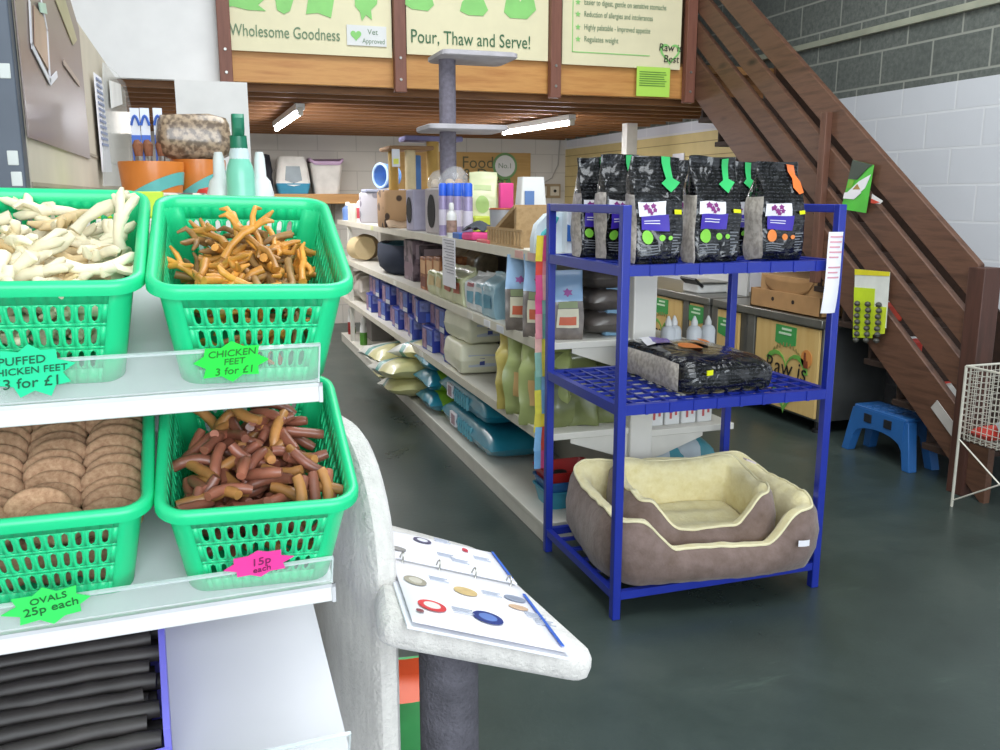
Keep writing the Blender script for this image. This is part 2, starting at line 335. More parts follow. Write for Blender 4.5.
# ================================================================ staircase
M_st = wood('4a2f22', '664434', 'x', rough=.5); M_st2 = wood('4f3325', '70493a', 'x', rough=.5)
t = thing('staircase', 'dark brown open timber staircase climbing to the mezzanine along the block wall', 'staircase', (3.62, 3.36, 0))
sl = .766; ang = math.atan(sl)
def board(zlo, zhi, y0, y1, name, x0=0, x1=.04, m=M_st):
    # a sloping board, z measured at Y=4.131 (vertical cut); cut vertically at both ends
    f = lambda y, z: z+sl*(y-4.131)
    vs = [V((x, y-3.36, f(y, z))) for x in (x0, x1) for y, z in ((y0, zlo), (y1, zlo), (y1, zhi), (y0, zhi))]
    o = MB().add(vs, [(0, 1, 2, 3), (7, 6, 5, 4), (0, 4, 5, 1), (1, 5, 6, 2), (2, 6, 7, 3), (3, 7, 4, 0)]).build(name, m, t, bevel=.004)
    return o
def wood_slope(c1, c2):
    s = NT('mat_stair_wood'); co = s.coord((6, .7, 7), rot=(-ang, 0, 0)); n = s.noise(co, 2.6, 6, .62)
    o = s.ramp(n, [(.28, c1), (.52, c2), (.74, c1)]); k = s.new('ShaderNodeTexVoronoi', Scale=1.5); s.link(s.coord((1, 1, 2.6), rot=(-ang, 0, 0)), k.inputs['Vector'])
    o = s.mix(s.ramp(k.outputs['Distance'], [(.03, (1, 1, 1, 1)), (.12, (0, 0, 0, 1))]), o, lin('2b1a12')); s.link(o, s.b.inputs['Base Color']); s.set(Roughness=.5); return s.m
MS = wood_slope('472f23', '684837')
board(.676, .975, 3.22, 6.24, 'stringer', m=MS)
for lo, hi in ((1.045, 1.215), (1.285, 1.455), (1.535, 1.735)): board(lo, hi, 3.40, 6.9 if lo > 1.5 else 6.5, 'guard_board', m=MS)
board(.70, .99, 3.22, 6.24, 'stringer', .74, .78, MS)
M_stair_shade = wood('2a1c15', '3a271d', 'x', rough=.7)  # darkened stair wood: the shade behind the guard boards is in the colour
MB().rings([[V((x, y-3.36, z+sl*(y-4.131))) for y, z in ((3.7, .55), (6.2, .55), (6.2, 1.02), (3.7, 1.02))] for x in (.735, .745)]).build('gap_shade_panel', M_stair_shade, t, smooth=0)  # added dark sheet standing in for shade seen through the gaps
for i in range(11):
    z = .19*(i+1); y = 3.36+.248*i+.02
    MB().lohi((.04, y-3.36+.05, z-.035), (.74, y-3.36+.31, z)).build('tread', M_stair_shade, t, bevel=.004)
    MB().lohi((.06, y-3.36+.28, z), (.74, y-3.36+.30, z+.16)).build('shade_riser', M_stair_shade, t)  # dark boards added so the stair gaps look shaded
a = PX(981, 268, 3.60)
MB().lohi((-.02, -.02, 0), (.09, .08, a.z)).build('newel_post', wood('3a241c', '523329', 'z'), t, bevel=.004)
q = PX(823, 112, 3.57)
MB().lohi((-.045, q.y-3.36-.028, .98), (0, q.y-3.36+.028, q.z)).build('guard_upright', wood('593a2c', '6d4838', 'z'), t, bevel=.004)
a = PX(938, 404, 3.612); b = PX(955, 438, 3.612); mid = (a+b)/2
MB().box((mid.x-3.62, mid.y-3.36, mid.z), (.004, .23, .06), rot=MX.Rotation(ang, 3, 'X')).build('sticker', mat('b9b3ac', .6), t, smooth=0)
# goods stored on the lower treads
for nm, lab, px, py, x, dims, m in (('parcel', 'red wrapped parcel seen between the lower stair boards', 922, 352, 3.78, (.16, .12, .13), mat('c43a2c', .5)), ('parcel', 'red and white parcel lying low on the stair treads', 930, 372, 3.80, (.18, .14, .1), mat('d9d4cc', .5)), ('parcel', 'small red parcel on a stair tread near the newel post', 946, 322, 3.85, (.16, .12, .12), mat('cc4630', .5))):
    p = PX(px, py, x); k = max(1, round((p.y-3.43)/.248)); z = .19*k
    k = max(1, min(10, int(p.z/.19))); z = .19*k; yy = 3.36+.248*(k-1)+.02+.18
    tp = thing(nm, lab, 'parcel', (x+.05, yy, z))
    MB().box((0, 0, dims[2]/2), dims).warp(crinkle(.012, 8, px)).build('wrapper', m, tp, bevel=.02)
    MB().box((0, 0, dims[2]/2), (dims[0]+.006, .04, dims[2]+.012)).build('band', M_white if px != 930 else mat('c8392e', .5), tp, bevel=.015)
# ================================================================ shared packaging shapes
def sstep(x, a, b): t = max(0, min(1, (x-a)/(b-a))); return t*t*(3-2*t)
class Pouch:
    """a standing gusseted bag, base on z=0, front towards -y"""
    def __init__(s, w, d, h, taper=.62, amp=.006, seed=1, n=44, rows=22):
        s.w, s.d, s.h, s.taper = w, d, h, taper; s.cr = crinkle(amp, 11, seed); s.n, s.rows = n, rows
    def dep(s, z):
        f = z/s.h
        if f < .04: return s.d/2*(.86+.14*f/.04)
        if f < s.taper: return s.d/2*(1+.05*sin(pi*f/s.taper))
        if f < .9: return s.d/2*(1-(f-s.taper)/(.9-s.taper))+.004
        return .004
    def hw(s, z): return s.w/2*(1-.03*sstep(z/s.h, .6, 1)+.02*sin(pi*z/s.h))
    def front(s, x, z, off=.0025):
        q = min(.985, abs(x)/s.hw(z)); return -s.dep(z)*(1-q**8)**.125-off
    def body(s, mats, parent, name='bag', gusset=1, topm=None):
        g = MB(); e = 2/8
        for i in range(s.rows+1):
            z = s.h*i/s.rows; dp, hw = s.dep(z), s.hw(z)
            for j in range(s.n):
                a = 2*pi*(j+.5)/s.n; c, q = cos(a), sin(a)
                # spread the samples along the sides
                g.v.append((hw*math.copysign(abs(c)**e, c) if abs(c) > abs(q)*.999 else hw*math.copysign(min(1, abs(c/q))**.9, c), dp*math.copysign(abs(q)**e, q) if abs(q) > abs(c) else dp*math.copysign(min(1, abs(q/c))**.9, q), z))
        n = s.n
        for i in range(s.rows):
            for j in range(n):
                k = (j+1) % n; g.f.append([i*n+j, i*n+k, (i+1)*n+k, (i+1)*n+j])
                a = 2*pi*(j+1)/n; side = abs(cos(a)) > abs(sin(a))*1.02
                g.k.append(gusset if side and (i+.5)/s.rows < s.taper+.03 else (topm if topm is not None and (i+.5)/s.rows > s.taper else 0))
        g.f.append(list(range(n-1, -1, -1))); g.k.append(0); g.f.append([s.rows*n+j for j in range(n)]); g.k.append(0)
        return g.warp(s.cr).build(name, mats, parent, smooth=60)
    def decal(s, poly, m, parent, name='label_panel', off=.0025, back=False):
        cx = sum(p[0] for p in poly)/len(poly); cz = sum(p[1] for p in poly)/len(poly)
        # densify the outline, then rings towards the centre
        P = []
        for i, p in enumerate(poly):
            q = poly[(i+1) % len(poly)]; L = math.hypot(q[0]-p[0], q[1]-p[1]); k = max(1, int(L/.02))
            P += [(p[0]+(q[0]-p[0])*j/k, p[1]+(q[1]-p[1])*j/k) for j in range(k)]
        g = MB(); N = len(P); vs = []
        for r in (1, .66, .33): vs += [V((cx+(x-cx)*r, s.front(cx+(x-cx)*r, cz+(z-cz)*r, off), cz+(z-cz)*r)) for x, z in P]
        vs.append(V((cx, s.front(cx, cz, off), cz))); fs = []
        for k in range(2):
            for j in range(N): fs.append((k*N+j, k*N+(j+1) % N, (k+1)*N+(j+1) % N, (k+1)*N+j))
        for j in range(N): fs.append((2*N+j, 2*N+(j+1) % N, 3*N))
        return g.add(vs, fs).warp(s.cr).build(name, m, parent, smooth=60)
def rect(x0, x1, z0, z1): return [(x0, z0), (x1, z0), (x1, z1), (x0, z1)]
def pillow(L, W, H, mfn=None, amp=.008, seed=1, nu=26, nv=14, flat=.0, ex=2.6):
    """a filled bag lying flat, length along x, base near z=0"""
    g = MB(); cr = crinkle(amp, 9, seed)
    for sgn in (1, -1):
        def fn(u, v):
            x, y = L*(u-.5), W*(v-.5); a = max(0, 1-abs(2*u-1)**ex); b = max(0, 1-abs(2*v-1)**ex)
            hz = H/2*(a**.5)*(b**.5)
            return V((x, y, H/2+sgn*hz*(1 if sgn > 0 else .92)))
        o = len(g.v); vs = [fn(i/nu, j/nv) for j in range(nv+1) for i in range(nu+1)]; fs = []; ks = []
        for j in range(nv):
            for i in range(nu):
                q = (j*(nu+1)+i, j*(nu+1)+i+1, (j+1)*(nu+1)+i+1, (j+1)*(nu+1)+i); fs.append(q if sgn > 0 else q[::-1]); ks.append(mfn((i+.5)/nu, (j+.5)/nv, sgn) if mfn else 0)
        g.add(vs, fs); g.k[-len(ks):] = ks
    return g.warp(cr)
# ================================================================ blue rack
RX0, RX1, RY0, RY1 = 1.338, 2.195, 2.69, 3.35
t = thing('display_rack', 'tall blue metal display rack with two lattice shelves and a dog bed at its foot', 'rack', (RX0, RY0, 0)); rw, rd = RX1-RX0, RY1-RY0
for i, (x, y) in enumerate(((0, 0), (rw, 0), (0, rd), (rw, rd))):
    MB().lohi((x-.016, y-.016, 0), (x+.016, y+.016, 1.474)).build('post', M_blue, t, bevel=.003)
for x in (0, rw):
    MB().lohi((x-.014, .016, 1.445), (x+.014, rd-.016, 1.474)).build('top_rail', M_blue, t, bevel=.003)
def lattice(z, name='lattice_shelf'):
    g = MB()
    for y in (-.014, rd+.014-.028): g.lohi((-.012, y, z-.036), (rw+.012, y+.028, z))
    for x in (-.014, rw-.014): g.lohi((x, 0, z-.036), (x+.028, rd, z))
    n = 13
    for i in range(1, n): x = rw*i/n; g.lohi((x-.005, 0, z-.012), (x+.005, rd, z-.002))
    for i in range(1, 9): y = rd*i/9; g.lohi((0, y-.005, z-.013), (rw, y+.005, z-.003))
    for i in range(1, 9): x = rw*i/9; g.lohi((x-.006, -.018, z-.037), (x+.006, -.013, z+.001))
    return g.build(name, M_blue, t, smooth=0)
lattice(1.275); lattice(.795)
g = MB(); [g.lohi((-.012, y-.012, .075), (rw+.012, y+.012, .105)) for y in (0, rd)]; [g.lohi((x-.012, 0, .075), (x+.012, rd, .105)) for x in (0, rw)]; [g.lohi((0, rd*i/6-.008, .085), (rw, rd*i/6+.008, .098)) for i in range(1, 6)]; g.build('bottom_shelf', M_blue, t, smooth=0)
# paper sheet taped to the front right post
a, b = PY(822, 232, 2.655), PY(843, 312, 2.655)
tp = thing('notice', 'white paper sheet with red typed lines taped to the right post of the blue rack', 'notice', ((a.x+b.x)/2, 2.655, b.z)); hh = a.z-b.z; ww = .062
MB().grid(lambda u, v: V((ww*(u-.5)-.012*(1-v), -.012*sin(3*v)*(1-v)-.003-.01*sin(pi*u), hh*v)), 6, 14).build('paper', M_paper, tp)
g = MB()
for i in range(9):
    v = .93-i*.062; z = hh*v; q = random.uniform(.55, .9)
    if i == 5: continue
    MB().grid(lambda u, w: V((ww*(.08+q*u-.5)-.012*(1-v), -.012*sin(3*v)*(1-v)-.0055-.01*sin(pi*(.08+q*u)), z+.006*w)), 4, 1).build('printed_line', mat('d59aa6', .7), tp)
# ---------------------------------------------------------------- black food bags on the rack
M_film = shiny_print('0d0d10', '5b5d62'); M_gus = speckle('a39a90', 'c4bcb2', 60, .4, .6, .45, coat=.3); M_wl = mat('efedf2', .35, var=0, coat=.4); M_pur = mat('3f2aa8', .35, var=0, coat=.4)
M_lg = mat('86cf45', .4, var=0); M_or = mat('e0813e', .4, var=0); M_gt = mat('35b565', .35, var=0); M_ot = mat('e8763a', .35, var=0); M_ye = mat('e3e600', .5, var=0); M_mag = mat('8a2f7d', .5, var=0); M_gl = mat('74777c', .5, var=0)
def black_bag(label, loc, w, d, h, dot, tagm, seed, rot=0):
    t = thing('food_bag', label, 'food bag', loc, rot); P = Pouch(w, d, h, .6, .011, seed); P.body([M_film, M_gus], t)
    x0, x1 = -.42*w, .12*w
    P.decal(rect(x0, x1, .45*h, .575*h), M_wl, t, 'white_label'); P.decal(rect(x0+.008, x1+.010, .305*h, .45*h), M_pur, t, 'purple_label')
    for k, (fx, fz, s) in enumerate(((.3, .535, .016), (.55, .54, .013), (.42, .5, .015), (.62, .5, .012), (.5, .475, .011))):
        cx = x0+(x1-x0)*fx; P.decal(star(4, s, s*.45, 1, .3), M_mag, t, 'printed_mark', .0045) if False else P.decal([(cx+a*1.0, fz*h+b) for a, b in star(5, s*.8, s*.5, 1, .3)], M_mag, t, 'printed_mark', .0045)
    for k in range(2): P.decal(rect(x0+.10*w, x0+.42*w, (.395-.026*k)*h, (.403-.026*k)*h), M_wl, t, 'printed_line', .0045)
    for cx, r in ((-.26*w, .115*w), (.04*w, .06*w), (.2*w, .042*w)): P.decal(ell(r, r, 18, cx, .24*h), dot, t, 'printed_disc')
    for k in range(4): P.decal(rect(-.4*w, (.02-.06*(k % 2))*w, (.16-.025*k)*h, (.17-.025*k)*h), M_gl, t, 'printed_line')
    for k in range(7): P.decal(rect(.24*w, (.42-.04*(k % 3))*w, (.27-.03*k)*h, (.282-.03*k)*h), M_gl, t, 'printed_line')
    if tagm is M_gt:
        P.decal([(.12*w, .995*h), (.28*w, .995*h), (.26*w, .80*h), (.39*w, .77*h), (.2*w, .665*h), (.02*w, .76*h), (.13*w, .80*h)], tagm, t, 'arrow_tag', .006)
    else:
        P.decal([(.18*w, .98*h), (.36*w, .96*h), (.38*w, .86*h), (.45*w, .8*h), (.48*w, .7*h), (.36*w, .68*h), (.27*w, .75*h), (.3*w, .83*h)], tagm, t, 'arrow_tag', .006)
    P.decal(rect(.28*w, .43*w, .455*h, .495*h), M_ye, t, 'price_sticker', .006)
    return t
zt = 1.276
def fx(px, y): return PY(px, 255, y).x
xa = fx(654, 2.78); black_bag('black food bag with green tag, leftmost in the front row of the rack', (xa, 2.80, zt), .19, .11, .36, M_lg, M_gt, 1)
xa = fx(712, 2.78); black_bag('black food bag with green tag, middle of the front row on the blue rack', (xa, 2.80, zt), .19, .11, .36, M_lg, M_gt, 5)
xa = fx(777, 2.78); black_bag('black food bag with orange tag and discs at the right end of the blue rack', (xa, 2.81, zt), .185, .12, .35, M_or, M_ot, 3)
xa = fx(592, 3.15); black_bag('black food bag with beige side, farthest left behind the blue rack post', (xa+.02, 3.19, zt), .15, .10, .37, M_lg, M_gt, 7)
xa = fx(618, 2.98); black_bag('black food bag with beige side standing directly behind the front left post', (xa+.02, 3.02, zt), .16, .10, .375, M_lg, M_gt, 8)
xa = fx(686, 3.0); black_bag('black food bag in the back row between the two green-tagged bags', (xa+.02, 3.06, zt), .17, .10, .36, M_lg, M_gt, 9)
xa = fx(738, 3.0); black_bag('black food bag in the back row between green and orange tagged bags', (xa+.02, 3.06, zt), .17, .10, .36, M_lg, M_gt, 10)
# big bag lying on the middle shelf
t = thing('food_bag', 'large shiny black food bag lying flat on the middle lattice shelf of the blue rack', 'food bag', (1.80, 3.0, .797))
g = pillow(.60, .42, .12, None, .007, 4, 30, 24, ex=7)
g.k = []
for f in g.f:
    c = sum((V(g.v[i]) for i in f), V())/len(f); g.k.append(1 if c.y > .192 and False else (1 if c.x < -.0 and False else 0))
bw, bd, bh = .41, .56, .125
g = MB(); cr = crinkle(.009, 10, 4); rs = []; N = 48
for z, k in ((0, .90), (.012, .97), (.04, 1), (.085, 1), (.108, .96), (.122, .86), (.128, .6), (.131, .25)):
    ring = []
    for j in range(N):
        a = 2*pi*(j+.5)/N; c, s_ = cos(a), sin(a); m_ = max(abs(c), abs(s_)); e = 1/((abs(c/m_)**9+abs(s_/m_)**9)**(1/9))
        x, y = c/m_*e*bw/2*k, s_/m_*e*bd/2*k
        zz = z*(.94 if y < -.2 else 1)+.008*sin(6*x+3)*(z > .1); ring.append(V((x, y, zz)))
    rs.append(ring)
g.rings(rs); k2 = []
for f in g.f:
    c = sum((V(g.v[i]) for i in f), V())/len(f); k2.append(1 if c.x < -bw*.46 and -.25 < c.y < .26 and .008 < c.z < .11 else 0)
g.k = k2; g.warp(cr).build('bag', [M_film, M_gus], t, smooth=60)
def topdecal(poly, m, name, off=.0): 
    cx = sum(p[0] for p in poly)/len(poly); cy = sum(p[1] for p in poly)/len(poly); vs = []; fs = []; P = []
    for i, p in enumerate(poly):
        q = poly[(i+1) % len(poly)]; k = max(1, int(math.hypot(q[0]-p[0], q[1]-p[1])/.03)); P += [(p[0]+(q[0]-p[0])*j/k, p[1]+(q[1]-p[1])*j/k) for j in range(k)]
    def hz(x, y):
        q = max(abs(x)/(bw/2), abs(y)/(bd/2)); z = .131 if q < .25 else (.131-.003*(q-.25)/.35 if q < .6 else (.128-.006*(q-.6)/.26 if q < .86 else .122-.014*(q-.86)/.1))
        return z*(.94 if y < -.2 else 1)+.008*sin(6*x+3)+.005+off
    Nn = len(P)
    for r in (1, .5): vs += [V((cx+(x-cx)*r, cy+(y-cy)*r, hz(cx+(x-cx)*r, cy+(y-cy)*r))) for x, y in P]
    vs.append(V((cx, cy, hz(cx, cy)))); fs = [(j, (j+1) % Nn, Nn+(j+1) % Nn, Nn+j) for j in range(Nn)]+[(Nn+j, Nn+(j+1) % Nn, 2*Nn) for j in range(Nn)]
    return MB().add(vs, fs).warp(cr).build(name, m, t, smooth=60)
topdecal([(-.17, .06), (-.13, .06), (-.07, .24), (-.11, .24)], M_wl, 'white_label'); topdecal([(-.13, .06), (-.05, .05), (.0, .24), (-.07, .24)], M_pur, 'purple_label')
topdecal(ell(.045, .06, 16, -.03, -.03), M_or, 'printed_disc'); topdecal(ell(.03, .05, 16, .06, .05), mat('a86a35', .4), 'printed_disc'); topdecal(ell(.022, .035, 16, .12, .12), M_or, 'printed_disc')
MB().box((-.10, -bd/2-.010, .085), (.03, .004, .018), rot=MX.Rotation(.3, 3, 'Z')).build('price_sticker', M_ye, t, smooth=0)
# ================================================================ dog beds
M_suede = NT('mat_suede'); s = M_suede; n_ = s.noise(s.coord(), 14, 5, .65); s.link(s.ramp(n_, [(.3, '675449'), (.7, '84706a')]), s.b.inputs['Base Color']); s.set(Roughness=.85, Sheen_Weight=.25); s.bump(n_, .35, .02); M_suede = s.m
M_fleece = NT('mat_fleece'); s = M_fleece; n_ = s.noise(s.coord(), 22, 5, .7); s.link(s.ramp(n_, [(.3, 'e3d59c'), (.7, 'f4eabf')]), s.b.inputs['Base Color']); s.set(Roughness=.9, Sheen_Weight=.3); s.bump(n_, .5, .015); M_fleece = s.m
def dog_bed(label, loc, rot, a, b, H, Hf, th, seed, fl=.075, w0=.50, w1=.78):
    t = thing('dog_bed', label, 'dog bed', loc, rot); N = 240; cr = crinkle(.012, 5, seed); cr2 = crinkle(.004, 18, seed+2)
    cr3 = lambda p: cr2(cr(p))
    def per(j, off):
        an = 2*pi*j/N; c, s_ = cos(an), sin(an); n = 5.0; m = (abs(c)**n+abs(s_)**n)**(-1/n)
        return V((c*m*(a+off), s_*m*(b+off), 0)), c*m, s_*m
    def hgt(hx, hy):
        h = H
        if hy < -.5:
            k = sstep(abs(hx), w0, w1); h = Hf+(H*.86-Hf)*k+ (H*.14)*sstep(-hy, 1, .5)*0
            h = h*sstep(-hy, .5, .8)+(H*.93)*(1-sstep(-hy, .5, .8)) if abs(hx) > w1 else h
        else: h = H*(.90+.10*sstep(abs(hx)*abs(hy), .3, .9)+.06*sstep(hy, .6, 1))
        return h
    O, I, pipe = [], [], []
    for j in range(N):
        p, hx, hy = per(j, 0); h = hgt(hx, hy); n = V((p.x/a**2, p.y/b**2, 0)); n = V((math.copysign(abs(hx)**4, hx), math.copysign(abs(hy)**4, hy), 0)).normalized()
        f = lambda o, z: p+n*o+V((0, 0, z))
        O.append([f(-.03, 0), f(-.002, .012), f(.018, .3*h), f(.022, .6*h), f(.008, .88*h), f(-.012, h)])
        I.append([f(-.012, h), f(-th*.6, h*1.0+.004), f(-th, .9*h), f(-th*1.12, .6*h), f(-th*1.1, max(fl*.9, .35*h)), f(-th*.9, fl*.7)])
        pipe.append(f(-.012, h+.002))
    T = lambda L: [[L[j][k] for j in range(N)] for k in range(len(L[0]))]
    MB().rings(T(O), cap=False).add([V(O[j][0]) for j in range(N)], [tuple(range(N-1, -1, -1))]).warp(cr3).build('outer_bolster', M_suede, t, smooth=70)
    MB().rings(T(I), cap=False).warp(cr3).build('fleece_lining', M_fleece, t, smooth=70)
    MB().tube([cr3(p) for p in pipe]+[cr3(pipe[0])], .005, 6, cap=False).build('piping', mat('e8dfb8', .8), t)
    def cush(u, v):
        x, y = 2*u-1, 2*v-1; k = (1-abs(x)**6)*(1-abs(y)**6); tuft = sum(math.exp(-((x-cx)**2+(y-cy)**2)*14) for cx in (-.45, .0, .45) for cy in (-.4, .4))
        return V((x*(a-th*.8), y*(b-th*.8), fl*.5+.06*k**.6-.02*tuft))
    MB().grid(cush, 30, 22).warp(crinkle(.007, 9, seed)).build('cushion', M_fleece, t, smooth=80)
    return t
big = dog_bed('large brown suede dog bed lined in cream fleece on the bottom of the blue rack', (1.785, 2.965, .106), R(-6), .425, .335, .285, .13, .075, 3, w0=.42, w1=.74)
g = MB().grid(lambda u, v: V((.28+.045*u, -.362-.004*sin(3*u), .125+.024*v)), 3, 1).build('care_label', M_paper, big)
MB().box((.345, .15, .30), (.05, .03, .006), rot=MX.Rotation(.4, 3, 'Y')).build('swing_tag', mat('e3d3d6', .6), big)
small = dog_bed('small brown suede dog bed with cream lining, nested inside the larger bed', (1.80, 2.985, .165), R(-10), .29, .225, .25, .10, .06, 9, .06, .36, .80)
# ================================================================ freezer counters with timber fronts
M_ply = wood('cfa763', 'd9b877', 'z', .6, .5, knots=False); M_stl = mat('8d8c86', .35, .75, var=.1); M_fgreen = mat('3f9a4e', .5, var=0)
CX = 3.66
RXm = (pi/2, 0, -pi/2)   # writing on a face that looks towards -X
def counter(label, y0, y1, panels, posts, name='freezer_counter'):
    t = thing(name, label, 'counter', (CX, y0, 0)); L = y1-y0
    MB().lohi((.02, 0, .08), (.53, L, .69)).build('body', mat('6e706f', .4, .6), t, bevel=.004)
    MB().lohi((-.02, -.02, .69), (.55, L, .745)).build('worktop', M_stl, t, bevel=.006)
    for yy in posts: MB().lohi((-.004, yy-y0-.04, .09), (.03, yy-y0+.04, .69)).build('frame_post', mat('77766f', .45, .5), t, bevel=.003)
    for x, y in ((.06, .06), (.48, .06), (.06, L-.06), (.48, L-.06)): MB().lathe([(.03, 0), (.03, .02), (.015, .03), (.015, .085)], 12, (x, y, 0)).build('foot', M_black, t)
    for (ya, yb, zs, full) in panels:
        w = MB().lohi((0, ya-y0, .10), (.018, yb-y0, .675)).build('front_panel', M_ply, t, bevel=.002)
        ym = (ya+yb)/2-y0
        s_ = MB().prism([(-.11, .06), (.11, .06), (.11, -.06), (.0, -.08), (-.11, -.06)], 0, .004, fn=lambda x, y, z: (-z, ym-x, zs+y)).build('green_sign', M_fgreen, w, smooth=0)
        [MB().lohi((-.007, ym-.06, zs+.0+k*.03), (-.004, ym+.07-.03*k, zs+.014+k*.03)).build('printed_line', mat('cfe6c8', .6), s_, smooth=0) for k in range(2)]
        if not full: continue
        hp = heart(.23); hi = [(x*.84, y*.84) for x, y in hp]; cy, cz = ym-.02, .315
        ga, gb = MB(), MB()
        for i in range(len(hp)):
            k = (i+1) % len(hp)
            if hp[i][1] > .07 or hp[i][1] < -.08: (ga if hp[i][1] > 0 else gb).add([(-.004, cy-p[0], cz+p[1]) for p in (hp[i], hp[k], hi[k], hi[i])], [(0, 1, 2, 3)])
        for g in (ga, gb): g.build('heart_outline', mat('6fae4a', .6), w, smooth=0, solid=.004)
        text('Raw is', .17, M_black, w, (-.008, cy, cz+.06), RXm, shear=.1); text('Best', .17, M_black, w, (-.008, cy-.0, cz-.07), RXm, shear=.1)
        MB().prism(ell(.055, .06, 18, -.21, .16), 0, .003, fn=lambda x, y, z: (-.003-z, cy+x, cz+y)).build('orange_mark', mat('d98f4a', .6), w, smooth=0)
        MB().prism([(-.19, .1), (-.19, .2), (-.205, .2), (-.21, .14), (-.225, .15), (-.235, .1)], 0, .003, fn=lambda x, y, z: (-.007-z, cy+x, cz+y)).build('brown_mark', mat('7a3b20', .6), w, smooth=0)
        g = MB()
        for i in range(9):
            an = R(50+i*10); g.box((-.003, cy-.21*cos(an), cz+.03+.19*sin(an)), (.004, .012, .03), rot=MX.Rotation(an-pi/2, 3, 'X'))
        g.build('printed_arc', mat('9b8a4e', .7), w, smooth=0)
    return t
ya = PX(822, 330, CX).y; yb = PX(757, 320, CX).y; yc = PX(741, 310, CX).y
counter('steel freezer counter with a Raw is timber panel, nearest the stairs', ya, yc+.35, [(ya+.02, yb, .60, True), (yc+.02, yc+.33, .56, False)], [yb+.06, yc+.34])
yd = PX(729, 305, CX).y; ye = PX(655, 290, CX).y
counter('longer steel freezer counter with two green-signed timber panels, beyond the nearest one', yc+.42, ye+.9, [(yc+.50, yd+.55, .6, False), (yd+.68, ye+.2, .6, True)], [yc+.46, yd+.61])
# cardboard trays on the near counter
t = thing('cardboard_box', 'low brown cardboard tray with two round holes on the near steel counter', 'box', (3.9, ya+.42, .746))
g = MB(); g.lohi((-.23, -.38, 0), (.23, .38, .012)); g.lohi((-.23, -.38, 0), (-.218, .38, .13)); g.lohi((.218, -.38, 0), (.23, .38, .13)); g.lohi((-.23, -.38, 0), (.23, -.368, .13)); g.lohi((-.23, .368, 0), (.23, .38, .13)); g.build('tray', M_card, t, bevel=.002)
g = MB(); [g.lathe([(.014, 0), (.014, .003)], 14, (-.2325, y, .075), axis='x') for y in (-.1, .12)]; g.build('hand_hole', mat('2e2118', .8), t)
t = thing('cardboard_box', 'closed brown cardboard box with a curved lid flap resting in the cardboard tray', 'box', (3.9, ya+.40, .82))
MB().lohi((-.2, -.33, 0), (.2, .33, .16)).build('carton', mat('bd9465', .75), t, bevel=.004)
MB().grid(lambda u, v: V((-.203-.012*sin(pi*u), .3-.55*u, .15-.13*v*sin(pi*u)**.5)), 12, 4).build('lid_flap', mat('a87f52', .75), t, solid=.004)
# scale on the far counter
a = PX(700, 286, CX+.15)
t = thing('weighing_scale', 'white weighing scale with a dark tilted display on the far counter', 'scale', (CX+.2, a.y, .746))
MB().lohi((-.14, -.12, .0), (.14, .12, .07)).build('body', mat('dadad8', .4), t, bevel=.012)
MB().lohi((-.13, -.14, .08), (.16, .16, .092)).build('pan', M_steel, t, bevel=.004)
MB().box((-.14, -.02, .085), (.10, .24, .02), rot=MX.Rotation(R(40), 3, 'Y')).build('display', M_black, t, bevel=.004)
a = PX(655, 270, CX+.35)
t = thing('display_board', 'white display board standing on the far steel counter beside the scale', 'board', (CX+.32, PX(722, 290, CX+.32).y, .746))
MB().lohi((0, -.35, 0), (.02, .35, .30)).build('board', M_white, t, bevel=.003)
# ================================================================ step stool
a, b = PX(845, 452, 3.64), PX(906, 472, 3.64)
M_stool = mat('28609f', .45, var=.06)
ym, L = (a.y+b.y)/2, abs(a.y-b.y)
t = thing('step_stool', 'blue plastic step stool standing on the floor beside the stair foot', 'stool', (3.66, ym, 0))
H2 = .29
for sy in (-1, 1):
    for x in (0, .16):
        MB().rings([[V((x+sx*.028, sy*(L/2-.0)+yy*.028, 0)) for sx, yy in ((-1, -1), (1, -1), (1, 1), (-1, 1))], [V((x+(.02 if x == 0 else -.02)+sx*.03, sy*(L/2-.06)+yy*.035, H2-.02)) for sx, yy in ((-1, -1), (1, -1), (1, 1), (-1, 1))]]).build('leg', M_stool, t, bevel=.004)
MB().rings([[V((.08+x, y, z)) for x, y in rrect(.095-i*.0, L/2-.035, .02)] for i, z in enumerate((H2-.02, H2))]).build('top', M_stool, t, bevel=.004)
for x in (-.019, .165):
    w = L/2-.05; f = lambda y: .10+.075*max(0, 1-(y/w)**2)**.5
    poly = [(-w, H2-.012), (w, H2-.012)]+[(w*(1-2*i/14), f(w*(1-2*i/14))) for i in range(15)]
    MB().prism(poly, x, x+.014, fn=lambda p, q, z: (z, p, q)).build('apron', M_stool, t, smooth=0)
for y in (-.08, .08): MB().lohi((-.024, y-.03, H2-.085), (-.0185, y+.03, H2-.035)).build('grip_hole', mat('10141c', .7), t, bevel=.002)
[MB().lathe([(.02, 0), (.018, .003)], 10, (.02+.06*i, -.12+.06*j, H2)).build('grip_pad', mat('2a5a96', .8), t) for i in range(3) for j in range(5)]
